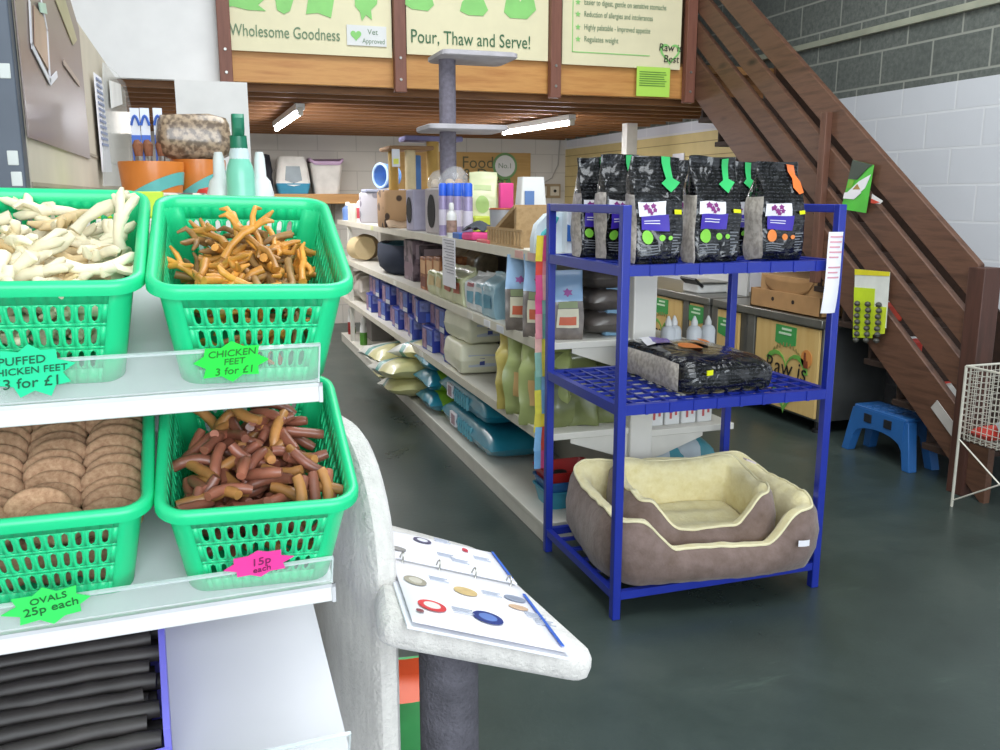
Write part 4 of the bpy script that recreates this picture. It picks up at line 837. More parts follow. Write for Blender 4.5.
def pouch_at(name, label, px, py_b, ytop, X, z, w, d, mats, seed, rot=RZ, group=None, cat='bag', taper=.7):
    q = PX(px, py_b, X); h = PX(px, ytop, X).z-z; t = thing(name, label, cat, (X, q.y, z), rot, group); P = Pouch(w, d, h, taper, .008, seed, 36, 16); P.body(mats, t); return t, P, h
for i, (px, py) in enumerate(((444, 292), (452, 296), (461, 300), (471, 304))):
    t, P, h = pouch_at('biscuit_bag', ['pale yellow biscuit bag behind the white price strip', 'pale yellow biscuit bag just right of the white price strip', 'pale yellow biscuit bag with a red square, middle of the second shelf', 'pale yellow biscuit bag nearest the pale blue bags'][i], px, py, 262+i*1.5, 1.45, ZB, .22, .16, [M_py, M_py], 30+i); P.decal(rect(-.07, .07, h*.3, h*.6), mat('b0573c' if i > 1 else 'c9b07a', .5), t); P.decal(rect(-.07, .07, h*.66, h*.72), mat('8f9a5a', .5), t, 'printed_line')
for i, px in enumerate((459, 468, 480)):
    t, P, h = pouch_at('clear_bag', ['clear bag of brown treats at the back of the second shelf, farthest of three', 'clear bag of brown treats at the back of the second shelf, middle of three', 'clear bag of brown treats at the back of the second shelf, nearest of three'][i], px, 270, 241, 1.64, ZB, .24, .16, [M_cl, M_cl], 40+i)
M_pb = mat('8fb4c4', .4, var=.1, coat=.3); M_pw = mat('d5d9dc', .4, coat=.3)
for i, (px, m) in enumerate(((484, M_pw), (493, M_pw), (502, M_pb))):
    t, P, h = pouch_at('litter_bag', ['white and pale blue bag, farthest of three on the second gondola shelf', 'white and pale blue bag in the middle of three on the second gondola shelf', 'plain teal-blue bag, nearest of three on the second gondola shelf'][i], px, 305, 272, 1.45, ZB, .2, .15, [m, M_pb], 50+i); P.decal(rect(-.06, .06, h*.2, h*.5), mat('5f9cb4' if i < 2 else '4f8fa8', .5), t); P.decal(rect(-.06, .06, h*.62, h*.72), mat('b7737a' if i == 0 else 'a7c4cf', .5), t, 'printed_line')
# grey bags with pale blue tops (standing towards the camera)
M_skb = mat('8fb0d2', .35, var=.06, coat=.4); M_gfood = mat('6f655e', .35, var=.3, vs=30, coat=.5)
def blue_top(label, px, X, Yc, w, h, seed, rot):
    t = thing('food_bag', label, 'food bag', (X, Yc, ZB), rot); P = Pouch(w, .11, h, .56, .006, seed, 36, 18); P.body([M_gfood, M_gfood], t, topm=2) if False else P.body([M_gfood, M_gfood, M_skb], t, topm=2)
    P.decal(rect(-w*.32, w*.32, h*.18, h*.45), mat('d8d2b8', .5), t, 'white_label'); P.decal(rect(-w*.25, w*.25, h*.22, h*.34), mat('c9603e', .5), t, 'printed_panel', .004)
    P.decal([(a*1.4, h*.68+b) for a, b in star(6, .02, .011, 1, .3)], mat('9a4f96', .5), t, 'printed_mark'); P.decal(rect(-w*.3, w*.3, h*.46, h*.55), mat('8d9a70', .5), t, 'printed_panel', .003)
    return t
for lab, px, Y, X, s in (('grey food bag with pale blue folded top, farthest of three near the card strips', 516, 3.86, 1.44, 61), ('grey food bag with pale blue folded top, close to the pink card strips', 534, 3.66, 1.43, 62)):
    blue_top(lab, px, PY(px, 300, Y).x+.03, Y, .15, PY(px, 254, Y).z-ZB, s, -.5)
blue_top('grey food bag with pale blue folded top, seen between the rack posts', 566, PY(566, 320, 3.54).x, 3.55, .15, PY(566, 270, 3.54).z-ZB, 63, -.2)
M_dkp = mat('57504b', .4, var=.25, vs=20, coat=.5)
for i, z in enumerate((0, .10, .20)):
    o = pillow(.22, .26, .115, lambda u, v, s: 1 if (s > 0 and .3 < u < .7 and .2 < v < .6) else 0, .008, 70+i).build('food_bag', [M_dkp, mat('8d8a92', .4, coat=.4)], None, smooth=60)
    o.location = (PY(601, 310, 3.62).x+.0, 3.62, ZB+.001+z); o.rotation_euler = (0, 0, .05*i); tag(o, ['dark brown pillow bag at the bottom of the stack of three', 'dark brown pillow bag in the middle of the stack of three', 'dark brown pillow bag at the top of the stack of three'][i]+' behind the rack', 'food bag')
t, P, h = pouch_at('treat_bag', 'pale blue bag on the gondola against the cream end upright', 628, 340, 268, 1.735, ZB, .12, .05, [mat('8ab4d2', .4, coat=.4)]*2, 75, -.0); t.location.y = 3.56
# ------------------------------------------------ third shelf
for i, (px, py, yt) in enumerate(((350, 297, 281), (357, 300, 280), (365, 305, 285))):
    o = pillow(.3, .34, .26, None, .03, 80+i).build('plastic_sack', mat('b8aea4', .3, var=.25, coat=.6), None, smooth=60); q = PX(px, py, 1.52); o.location = (1.55, min(q.y, 9.15-.28*i), ZC+.001); tag(o, ['crumpled clear plastic sack at the far end of the third gondola shelf', 'crumpled clear plastic sack in the middle of three on the third shelf', 'crumpled clear plastic sack beside the blue cartons on the third shelf'][i], 'plastic bag')
M_bc = mat('2d3f9e', .4, var=.15, coat=.2)
proto = None; ys = [gy(372, 310, 1.42).y]; k = 0
Ya, Yb = gy(369, 310, 1.42).y, gy(459, 330, 1.42).y
nc = 11
for i in range(nc):
    for r in range(2):
        yc_ = Ya+(Yb-Ya)*(i+.5)/nc; X = 1.385+(.0, .05, .015, .06)[(i+r) % 4]+random.uniform(0, .02); w = abs(Ya-Yb)/nc-.03
        lab = 'blue picture carton stacked two high in the long row on the third gondola shelf'
        if proto is None:
            t = carton('food_carton', lab, 'box', -w/2, w/2, 0, .22, 0, .158, M_bc, 'blue food cartons on the third shelf'); proto = t
            face(t, '-y', .22, w, .06, .94, .5, .96, .158, mat('7f86bd', .5, var=.5, vs=25)); face(t, '-y', .22, w, .25, .85, .05, .42, .158, mat('3a5fd0', .4), 'printed_block')
            MB().prism([(-.045, .09), (.045, .09), (0, .15)], 0, .002, fn=lambda x, y, z: (x+.02, -w/2-.003-z, y)).build('yellow_triangle', mat('e6d54a', .5), t, smooth=0)
            face(t, '-x', .22, w, .08, .45, .1, .9, .158, mat('9f7f96', .5, var=.5, vs=25)); face(t, '-x', .22, w, .55, .95, .3, .9, .158, mat('5f78c4', .5, var=.3, vs=25), 'printed_block'); face(t, '-x', .22, w, .5, .97, .05, .25, .158, M_pw, 'printed_band')
            t.location = (X+.11, yc_, ZC+r*.16)
        else: dup(proto, (X+.11, yc_, ZC+r*.16), random.uniform(-.14, .14), lab)
# wipes packs
M_wp = mat('e2e1c8', .4, var=.06, coat=.3)
def wipes(label, x, y, z, rot, s):
    t = thing('wipes_pack', label, 'wipes pack', (x, y, z), rot); g = pillow(.26, .46, .175, None, .004, s, 34, 34, ex=18); g.build('pack', M_wp, t, smooth=60)
    MB().lohi((-.08, -.226, .05), (.08, -.221, .12)).build('printed_label', mat('c6cedd', .5), t); MB().lohi((-.015, -.229, .06), (.015, -.2262, .10)).build('printed_mark', mat('4a58a0', .5), t)
    MB().lohi((-.09, -.12, .155), (.09, .12, .1605)).build('lid_flap', mat('e6e5cf', .4), t, bevel=.002)
yw = gy(478, 378, 1.45).y
wipes('cream wipes pack at the bottom of the pair on the third gondola shelf', 1.50, gy(468, 372, 1.47).y, ZC, -.05, 91)
wipes('cream wipes pack on top of the pair on the third gondola shelf', 1.53, gy(466, 345, 1.47).y-.02, ZC+.172, .06, 92)
M_ol = mat('9aa468', .35, var=.15, coat=.4); M_ol2 = mat('b9a858', .35, var=.15, coat=.4)
for i, (px, X, Y, yt, m) in enumerate(((505, 1.47, 3.98, 335, M_ol2), (516, 1.45, 3.86, 338, M_ol), (532, 1.45, 3.66, 343, M_ol))):
    q = PY(px, 380, Y); t = thing('hay_bag', ['yellow-green pet food bag beside the cream wipes packs', 'olive green pet food bag, middle of the three before the card strips', 'olive green pet food bag directly behind the card strips'][i], 'bag', (max(1.45, q.x), Y, ZC), -.6); h = PY(px, yt, Y).z-ZC
    P = Pouch(.235, .17, h, .72, .016, 95+i, 36, 16); P.body([m, m], t); P.decal(ell(.035, .05, 16, .02, h*.62), mat('5f5a52', .5), t, 'printed_picture'); P.decal(rect(-.06, .0, h*.25, h*.55), mat('c9a36a', .5), t, 'printed_panel')
for i, (px, Y, yt) in enumerate(((560, 3.60, 352), (582, 3.58, 352), (603, 3.60, 350), (600, 3.85, 346))):
    q = PY(px, 380, Y); t = thing('hay_bag', ['olive green bag on the third shelf, leftmost seen through the blue rack', 'olive green bag on the third shelf, in the middle seen through the blue rack', 'olive green bag on the third shelf, next to the cream upright', 'olive green bag at the back of the third shelf behind the middle bag'][i], 'bag', (q.x, Y, ZC), random.uniform(-.3, .1)); h = PY(px, yt, Y).z-ZC
    P = Pouch(.14, .12, h, .7, .014, 105+i, 36, 16); P.body([mat('6f7648', .3, var=.3, coat=.5)]*2, t); P.decal(ell(.03, .035, 14, 0, h*.5), mat('b3ab86', .4), t, 'printed_picture')
# ------------------------------------------------ base shelf
def squirt(label, px, yb, yt, X, body, liquid, name='cleaner_bottle'):
    q = PX(px, yb, X); h = PX(px, yt, X).z-ZD; t = thing(name, label, 'bottle', (X, min(q.y, 9.25), ZD)); r = h*.135
    MB().lathe([(r*.95, 0), (r, .01), (r, h*.45), (r*.98, h*.46)], 18).build('liquid_half', liquid, t); MB().lathe([(r*.98, h*.46), (r*.9, h*.62), (r*.7, h*.74)], 18).build('shoulder', body, t)
    MB().lathe([(r*.6, h*.74), (r*.75, h*.8), (r*.75, h*.93), (r*.4, h)], 14).build('cap', M_white, t)
squirt('white-topped bottle of red liquid at the far end of the base shelf', 352, 345, 308, 1.44, M_white, mat('8e1f1c', .3, coat=.4))
squirt('white-topped bottle of green liquid on the base shelf beside the red one', 364, 352, 318, 1.44, M_white, mat('4d8a2a', .3, coat=.4))
squirt('green bottle at the far end of the base shelf behind the red bottle', 346, 338, 318, 1.48, mat('9bb06a', .4), mat('6f9a3a', .4))
q = gy(373, 340, 1.6); carton('grey_tub', 'grey box at the back of the base shelf beyond the litter bags', 'box', q.y-.2, q.y+.25, 1.55, 1.78, ZD, .26, mat('7d7a78', .5))
M_lt = mat('d9dad2', .3, var=.08, coat=.5); M_ly = mat('d4cf94', .35, var=.15, coat=.5); M_lteal = mat('4f9a93', .35, coat=.5)
for i in range(5):
    o = pillow(.46, .50, .15, lambda u, v, s: 2 if .36 < u < .48 else (1 if u > .5 else 0), .014, 120+i).build('litter_bag', [M_lt, M_ly, M_lteal], None, smooth=60)
    X, Y = (1.43, 6.15) if i < 3 else (1.46, 6.75)
    o.location = (X-.05*(i % 3)*(-1 if i == 2 else 1), Y-.03*i if i < 3 else Y, ZD+.001+.135*(i if i < 3 else i-3)); o.rotation_euler = (0, -.08 if i < 3 else 0, R(80)-.1*i); o.rotation_euler.z = -R(90)+R(12)*(i % 3)
    tag(o, ['white and yellow litter bag at the bottom of the nearer pile', 'white and yellow litter bag in the middle of the nearer pile', 'white and yellow litter bag on top of the nearer pile', 'white and yellow litter bag at the bottom of the farther pile', 'white and yellow litter bag on top of the farther pile'][i]+' overhanging the base shelf', 'litter bag')
M_lime = mat('8fc23f', .3, var=.2, coat=.5); M_tl = mat('1f7f98', .35, var=.12, coat=.4)
def bedding(label, y0, y1, z, s, w=.34, h=.16, X=1.56):
    t = thing('bedding_bale', label, 'bedding bale', (X, (y0+y1)/2, z)); L = abs(y1-y0)
    o = pillow(L, w, h, lambda u, v, s_: 1 if v > .8 and s_ > 0 else 0, .008, s, 30, 16, ex=4.5).build('wrapper', [M_tl, M_lime], t, smooth=60); o.rotation_euler = (0, 0, RZ)
    g = MB().lohi((-w/2-.004, L/2*.32, h*.28), (-w/2+.01, L/2*.55, h*.78)); g.build('barcode_label', M_paper, t); 
    g = MB(); [g.lohi((-w/2-.006, L/2*.32+.012*k+.01, h*.34), (-w/2-.003, L/2*.32+.012*k+.0135, h*.72)) for k in range(7)]; g.build('barcode', mat('a58a90', .6), t, smooth=0)
    g = MB(); [g.lohi((-w/2-.004, L/2*.22-.05*k-.012, h*.25), (-w/2+.01, L/2*.22-.05*k, h*.75)) for k in range(6)]; g.build('printed_lines', mat('6fb4c4', .5), t, smooth=0)
ya_, yb_ = gy(441, 430, 1.39).y, gy(538, 430, 1.39).y
bedding('teal and lime bedding bale with barcode, lower of the near pair on the base shelf', ya_, ya_-1.05, ZD+.001, 131)
bedding('teal and lime bedding bale with barcode, upper of the near pair on the base shelf', ya_+.05, ya_-.95, ZD+.165, 132)
for i in range(4):
    o = pillow(.42, .42, .15, lambda u, v, s: 1 if v < .18 else 0, .014, 140+i).build('bedding_sack', [M_lime, M_tl], None, smooth=60); o.location = (1.55, ya_+.30+.03*i, ZD+.001+.13*i if i < 3 else ZD+.001); o.rotation_euler = (0, 0, RZ)
    if i == 3: o.location = (1.63, ya_-.15, ZD+.335)
    tag(o, ['lime green bedding sack at the bottom of the pile beside the teal bales', 'lime green bedding sack in the middle of the pile beside the teal bales', 'lime green bedding sack at the top of the pile beside the teal bales', 'lime green bedding sack lying on the teal bales'][i], 'bedding sack')
# red and blue tubs
def tub(label, z, m, m2=None):
    q = PY(558, 470, 3.66); t = thing('storage_tub', label, 'tub', (q.x+.05, 3.68, z)); a, b, h = .135, .11, .085
    rs = [[V((x, y, zz)) for x, y in rrect(a*k, b*k, .025)] for k, zz in ((.82, 0), (.95, h-.01), (1.0, h-.008), (1.0, h), (.94, h), (.80, .008))]
    MB().rings(rs).build('tub', m, t)
    return t
tub('turquoise plastic tub at the bottom of the nested pair on the base shelf', ZD, mat('3f9ab5', .4)); tub('blue plastic tub stacked in the turquoise tub on the base shelf', ZD+.045, mat('2f6fae', .4)); tub('red plastic tub on top of the blue tub on the base shelf', ZD+.092, mat('b32826', .35))
q = PY(556, 462, 3.64); o = MB().lathe([(0, 0), (.035, .005), (.04, .03), (.03, .055), (0, .06)], 14, cap=False).build('toy_ball', [mat('1d1d22', .5, var=.3)], None); o.location = (q.x+.03, 3.66, ZD+.104); tag(o, 'black and white toy lying in the red tub', 'toy')
# ------------------------------------------------ right-hand side of the gondola
for i, px in enumerate((664, 672, 690, 706)):
    Y = 3.60; q = PY(px, 340, Y); t = thing('spray_bottle', ['translucent white nozzle bottle, leftmost of the four behind the lying bag', 'translucent white nozzle bottle, second from left behind the lying bag', 'translucent white nozzle bottle, third from left behind the lying bag', 'translucent white nozzle bottle, rightmost of the four behind the lying bag'][i], 'bottle', (q.x+.02, Y+.02*(i % 2), .80)); M_tr = mat('d6dade', .35, var=.03, alpha=.85); h = PY(px, 316, Y).z-.80; r = .035
    MB().lathe([(r, 0), (r, h*.55), (r*.8, h*.66), (r*.35, h*.72), (r*.35, h*.8)], 18).build('body', M_tr, t); MB().lathe([(r*.45, h*.72), (r*.45, h*.82), (r*.12, h*.99), (0, h)], 12).build('nozzle', M_white, t)
q = PY(661, 335, 3.66); t = carton('small_box', 'brown capped pot behind the translucent bottles on the far side of the gondola', 'box', 3.68, 3.76, 1.88, 1.94, .80, .2, mat('a08a70', .5))
for i in range(4):
    t = carton('milk_carton', ['white carton with red marks against the cream upright, first in its row', 'white carton with red marks, second from the cream upright', 'white carton with red marks, third from the cream upright', 'white carton with red marks, nearest the rear rack post'][i], 'box', 3.50, 3.68, 1.885+.085*i, 1.962+.085*i, .47, .15, M_white); face(t, '-y', .077, .18, .3, .45, .2, .7, .15, mat('c25a5a', .5)); face(t, '-y', .077, .18, .65, .8, .3, .6, .15, mat('c25a5a', .5))
for i, (x, c) in enumerate(((1.98, 'aebfc8'), (2.15, 'd8dde0'))):
    o = pillow(.2, .26, .14, lambda u, v, s: 1 if u < .3 else 0, .012, 150+i).build('wipes_sack', [mat(c, .35, coat=.4), mat('3f8f96', .4, coat=.3)], None, smooth=60); o.location = (x, 3.62, .10); o.rotation_euler = (.0, 0, .2*i); tag(o, ['blue-grey sack on the base shelf behind the dog beds', 'white and teal sack on the base shelf behind the dog beds'][i], 'sack'); 
for i, x in enumerate((1.98, 2.14)):
    o = pillow(.2, .26, .15, lambda u, v, s: 1 if u > .6 else 0, .012, 160+i).build('wipes_sack', [mat('c5d0d6', .35, coat=.4), mat('4f9aa8', .4, coat=.3)], None, smooth=60); o.location = (x, 3.62, .235); tag(o, ['white sack with teal end lying on the blue-grey sack', 'white sack with teal end lying on the white and teal sack'][i]+' behind the dog beds', 'sack')
# ================================================================ back wall
zsh = PY(300, 193, 10.45).z; a, b = PY(236, 190, 10.45).x, PY(357, 190, 10.45).x
t = thing('wall_shelf', 'pine plank shelf on the back wall carrying the litter trays', 'shelf', ((a+b)/2, 10.5, zsh-.12))
MB().lohi((-(b-a)/2, -.22, 0), ((b-a)/2, .19, .11)).build('plank', wood('a87a48', 'bd9058', 'x', .6), t, bevel=.006)
for x in (-.4, .4): MB().prism([(0, 0), (.18, 0), (0, -.3)], 0, .03, fn=lambda p, q_, z: (x+z, .19-p, q_)).build('bracket', mat('8a8378', .6), t, smooth=0)
zs = zsh-.009
def fit(px0, px1, Y): a, b = PY(px0, 180, Y).x, PY(px1, 180, Y).x; return (a+b)/2, b-a
c, w = fit(275, 309, 10.45); h = PY(292, 157, 10.45).z-zs
t = thing('litter_tray', 'hooded white cat litter tray with a blue base on the pine shelf', 'litter tray', (c, 10.45, zs))
MB().rings([[V((x, y, z)) for x, y in rrect(w/2*k, .17*k, .04)] for k, z in ((.86, 0), (1, h*.28))]).build('base', mat('3f8fb0', .4), t)
MB().rings([[V((x, y, z)) for x, y in rrect(w/2*k, .165*k, .05)] for k, z in ((1.0, h*.26), (.98, h*.4), (.84, h*.9), (.76, h))]).build('hood', mat('d5d2cd', .45), t)
MB().prism([(-.36*w, h*.34), (-.2*w, h*.24), (0, h*.2), (.2*w, h*.24), (.36*w, h*.34), (.28*w, h*.8), (-.28*w, h*.8)], 0, .004, fn=lambda x, y, z: (x, -.185+.05*(y/h)-z+.01, y)).build('door_frame', M_white, t, smooth=0)
MB().prism([(-.25*w, h*.36), (0, h*.28), (.25*w, h*.36), (.2*w, h*.74), (-.2*w, h*.74)], 0, .004, fn=lambda x, y, z: (x, -.190+.05*(y/h)-z+.01, y)).build('flap_door', mat('77858e', .25, coat=.4), t, smooth=0)
c, w = fit(309, 342, 10.45); h = PY(325, 160, 10.45).z-zs
t = thing('litter_tray', 'white top-entry litter bin with a lilac lid on the pine shelf', 'litter tray', (c, 10.45, zs))
MB().rings([[V((x, y, z)) for x, y in rrect(w/2*k, .17*k, .05)] for k, z in ((.74, 0), (.95, h*.86), (.97, h*.9))]).build('bin', mat('d2cec9', .45), t)
MB().rings([[V((x, y, z+.12*h*(abs(x)/(w/2))**2-.10*h*(y < 0)*(1-(abs(x)/(w/2))**2))) for x, y in rrect(w/2*k, .18*k, .05, 8)] for k, z in ((1.0, h*.82), (1.04, h*.86), (1.0, h*.93))]).build('lid', mat('b79ab8', .45), t)
MB().lathe([(.06, 0), (.06, .004)], 18, (0, -.0, h*.975)).build('lid_opening', M_hole, t)
c, w = fit(257, 272, 10.45)
t = thing('carry_bag', 'black fabric bag standing at the left end of the pine shelf', 'bag', (c, 10.45, zs)); P = Pouch(w, .15, PY(262, 154, 10.45).z-zs, .7, .02, 170); P.body([mat('1d1f28', .8)]*2, t)
# wood-effect banner on the back wall
a, b = PY(392, 150, 10.69), PY(530, 208, 10.69); zb_ = PY(460, 152, 10.69).z
t = thing('banner', 'wood-effect banner with dark lettering and a round rosette on the back wall', 'banner', ((a.x+b.x)/2, 10.69, b.z-.15)); w = b.x-a.x; h = zb_-b.z+.15
MB().lohi((-w/2, -.01, 0), (w/2, 0, h)).build('panel', wood('b08a4e', 'c09a5e', 'x', .6, .7), t, smooth=0)
def bz(px, py): q = PY(px, py, 10.67); return V((q.x-(a.x+b.x)/2, -.016, q.z-(b.z-.15)))
text('Food', .20, mat('5e5a3e', .7), t, bz(478, 163), RX); text('& Dogs', .20, mat('5e5a3e', .7), t, bz(486, 175), RX)
c = bz(505, 166); ro = MB().lathe([(.16, 0), (.16, .006)], 26, c, axis='y').build('rosette', mat('6f9a62', .6), t); MB().lathe([(.13, .006), (.13, .010)], 26, c, axis='y').build('rosette_face', M_white, ro); text('No.1', .09, M_txt, ro, c+V((0, -.012, 0)), RX)
for sx in (-1, 1): MB().prism([(0, -.13), (.06*sx, -.12), (.1*sx, -.26), (.05*sx, -.22), (.02*sx, -.26)], 0, .004, fn=lambda x, y, z: (c.x+x, c.y+.006-z, c.z+y)).build('ribbon_tail', mat('5f9a4e', .6), ro, smooth=0)
a, b = PY(537, 198, 10.66), PY(561, 184, 10.66)
t = thing('socket_board', 'timber board with electric sockets on the back wall', 'socket board', ((a.x+b.x)/2, 10.69, a.z)); w, h = b.x-a.x, b.z-a.z
MB().lohi((-w/2, -.02, 0), (w/2, 0, h)).build('board', mat('a08c6c', .7), t, bevel=.003)
for i, x in enumerate((-.09, .08)): k = MB().lohi((x-.06, -.035, .03), (x+.06, -.02, h-.03)).build('socket', mat('cfc6b4', .5), t, bevel=.004); MB().lathe([(.02, 0), (.02, .004)], 10, (x, -.035, h/2), axis='y').build('plug', M_black, k)
t = tag(MB().tube([PY(538, 186, 10.68), PY(552, 178, 10.68), PY(558, 165, 10.68), PY(560, 140, 10.68)], .008, 6).build('cable', mat('a7a29a', .6)), 'grey cable looping up the back wall from the socket board', 'cable')
a, b = PX(684, 153, 4.44), PX(672, 171, 4.44); t = tag(MB().lohi((4.44, min(a.y, b.y), b.z), (4.446, max(a.y, b.y), a.z)).build('notice', M_paper, smooth=0), 'white paper notice on the cream slatted wall above the black bags', 'notice')
# ================================================================ near display unit (left foreground)
AS, TL = R(3), R(20)
def frame(o, A, al):
    a = V((cos(A), sin(A), 0)); b = V((-sin(A)*cos(al), cos(A)*cos(al), sin(al))); n = a.cross(b)
    m = MX((a, b, n)).transposed().to_4x4(); m.translation = o; return m
O1, O2, O3 = PD(320, 380, 1.2), PD(333, 579, 1.22), PD(350, 752, 1.2)
UL = 1.1
base = V((O1.x-.55, O1.y, 0))
t = thing('display_unit', 'white sloping shelf unit in the left foreground holding the green baskets', 'shelving', base)
M_us = mat('d0d0d3', .4, var=.02)
for k, (O, rh) in enumerate(((O1, .060), (O2, .046), (O3, .048))):
    F = frame(O-base, AS, TL); F0 = frame(O-base, AS, 0); L = .40 if k < 2 else .44
    w = lambda M, *p: M @ V(p)
    g = MB(); g.lohi((-UL, 0, -.006), (0, L, 0)); g.warp(lambda p: F @ p); tr = g.build('tray', M_us, t, smooth=0)
    g = MB(); g.lohi((-UL, -.010, -.028), (0, .004, -.002)); g.warp(lambda p: F0 @ p); g.build('shelf_edge', M_white, tr, bevel=.002)
    g = MB(); g.lohi((-UL, -.0125, -.006), (0.001, -.010, -.001)); g.lohi((-.004, -.0125, -.028), (.001, -.010, -.001)); g.warp(lambda p: F0 @ p); g.build('edge_lip', mat('c9c9cc', .4), tr, smooth=0)
    g = MB(); g.lohi((-UL, -.006, .002), (-.002, -.0045, rh)); g.warp(lambda p: F @ p); rz = g.build('clear_riser', M_acr, tr, smooth=0)
    g = MB(); g.lohi((-UL, -.008, rh-.003), (-.002, -.003, rh)); g.lohi((-.004, -.008, .002), (-.002, -.003, rh)); g.warp(lambda p: F @ p); g.build('riser_edge', clear('e6efef', .55), rz, smooth=0)
F0 = frame(O2-base, AS, 0)
g = MB(); g.lohi((-UL, .40, -O2.z), (.0, .42, .46)); g.warp(lambda p: F0 @ p); g.build('back_panel', M_us, t, smooth=0)
g = MB(); g.lohi((-UL, .05, -O2.z), (-.004, .40, -O2.z+.09)); g.warp(lambda p: F0 @ p); g.build('plinth', M_us, t, smooth=0)
for u in (-UL, -.03):
    g = MB(); g.lohi((u, .36, -O2.z), (u+.03, .42, .40)); g.warp(lambda p: F0 @ p); g.build('upright', M_us, t, smooth=0)
for O in (O1, O2, O3):
    F = frame(O-base, AS, TL)
    for u in (-UL+.02, -.03): g = MB(); g.prism([(.02, -.006), (.42, -.006), (.42, -.10)], u, u+.004, fn=lambda x, y, z: (z, x, y)); g.warp(lambda p: F @ p); g.build('shelf_bracket', M_us, t, smooth=0)
# ---------------------------------------------------------------- green basket
def basket_mesh():
    wb, lb, wt, lt, h = .092, .143, .1145, .151, .144
    g = MB(); nc = 10; rows = [(.022, .050), (.055, .083), (.088, .114)]
    def P(side, s, z):
        f = z/h; a, b = wb+(wt-wb)*f, lb+(lt-lb)*f; r = .026
        if side == 0: return V((-a+r+(2*a-2*r)*s, -b, z))
        if side == 2: return V((a-r-(2*a-2*r)*s, b, z))
        if side == 1: return V((a, -b+r+(2*b-2*r)*s, z))
        return V((-a, b-r-(2*b-2*r)*s, z))
    for side in range(4):
        n = nc if side % 2 == 0 else 12; m0, m1 = .04, .96
        ss = [m0+(m1-m0)*i/n for i in range(n+1)]
        def quad(s0, s1, z0, z1): g.add([P(side, s0, z0), P(side, s1, z0), P(side, s1, z1), P(side, s0, z1)], [(0, 1, 2, 3)])
        zs = [0]; [zs.extend(r) for r in rows]; zs.append(h)
        for k in range(len(zs)-1):
            z0, z1 = zs[k], zs[k+1]
            if (z0, z1) in rows:
                quad(0, m0, z0, z1); quad(m1, 1, z0, z1)
                for i in range(n):
                    s0, s1 = ss[i], ss[i+1]
                    o8 = [(0, 0), (.5, 0), (1, 0), (1, .5), (1, 1), (.5, 1), (0, 1), (0, .5)]
                    i8 = [(.30, .16), (.5, .05), (.70, .16), (.75, .5), (.70, .84), (.5, .95), (.30, .84), (.25, .5)]
                    vs = [P(side, s0+(s1-s0)*x, z0+(z1-z0)*y) for x, y in o8+i8]
                    g.add(vs, [(j, (j+1) % 8, 8+(j+1) % 8, 8+j) for j in range(8)])
            else:
                for i in range(n+2):
                    sa = ([0]+ss+[1])[i]; sb = ([0]+ss+[1])[i+1]; quad(sa, sb, z0, z1)
    for sx, sy, a0 in ((1, -1, 270), (1, 1, 0), (-1, 1, 90), (-1, -1, 180)):
        rs = []
        for z in (0, .03, .07, .11, h):
            f = z/h; a, b, r = wb+(wt-wb)*f, lb+(lt-lb)*f, .026
            rs.append([V((sx*(a-r)+r*cos(R(a0+18*i)), sy*(b-r)+r*sin(R(a0+18*i)), z)) for i in range(6)])
        g.rings(rs, cap=False, close=False)
    g.add([V((x, y, .001)) for x, y in rrect(wb, lb, .026)], [tuple(range(20))])
    rim = MB(); rr = []
    for k, z in ((-.002, h-.012), (-.002, h), (.004, h+.004), (.010, h+.003), (.0125, h-.003), (.0125, h-.013), (.0105, h-.013), (.009, h-.003)):
        rr.append([V((x, y, z)) for x, y in rrect(wt+k, lt+k, .028+k, 6)])
    rim.rings(rr, cap=False)
    return g, rim
def place(M, x, y, z=0): return M @ MX.Translation((x, y, z))
def basket(label, M):
    t = thing('basket', label, 'basket'); t.matrix_world = M; g, rim = basket_mesh()
    g.build('lattice_wall', M_green, t, smooth=30, solid=.0022); rim.build('rolled_rim', M_green, t, smooth=60); return t
def bmat(O, pxc, v0, dA=R(-4)):
    # basket centre under pixel column pxc on the tray through O, front foot v0 behind the tray edge
    F = frame(O, AS, TL); best = None
    for i in range(-240, 40):
        u = i*.005; q = F @ V((u, v0+.143, .1)); d = q-V((0, 0, HC)); px = 500+FPX*d.dot(_rt)/d.dot(_fw)
        if best is None or abs(px-pxc) < best[0]: best = (abs(px-pxc), u)
    return F @ MX.Translation((best[1], v0+.143, .001)) @ MX.Rotation(dA, 4, 'Z')
B1 = bmat(O1, 248, .006); B2 = bmat(O1, 248, .006) @ MX.Translation((-.256, .012, 0)) @ MX.Rotation(R(1), 4, 'Z')
B3 = bmat(O2, 256, .008); B4 = bmat(O2, 256, .008) @ MX.Translation((-.258, .012, 0)) @ MX.Rotation(R(2), 4, 'Z')
basket('green plastic basket of orange dried chicken feet, upper right on the sloping unit', B1)
basket('green plastic basket of puffed white chicken feet, upper left on the sloping unit', B2)
basket('green plastic basket of brown sausage chews, lower right on the sloping unit', B3)
basket('green plastic basket of oval biscuits, lower left on the sloping unit', B4)
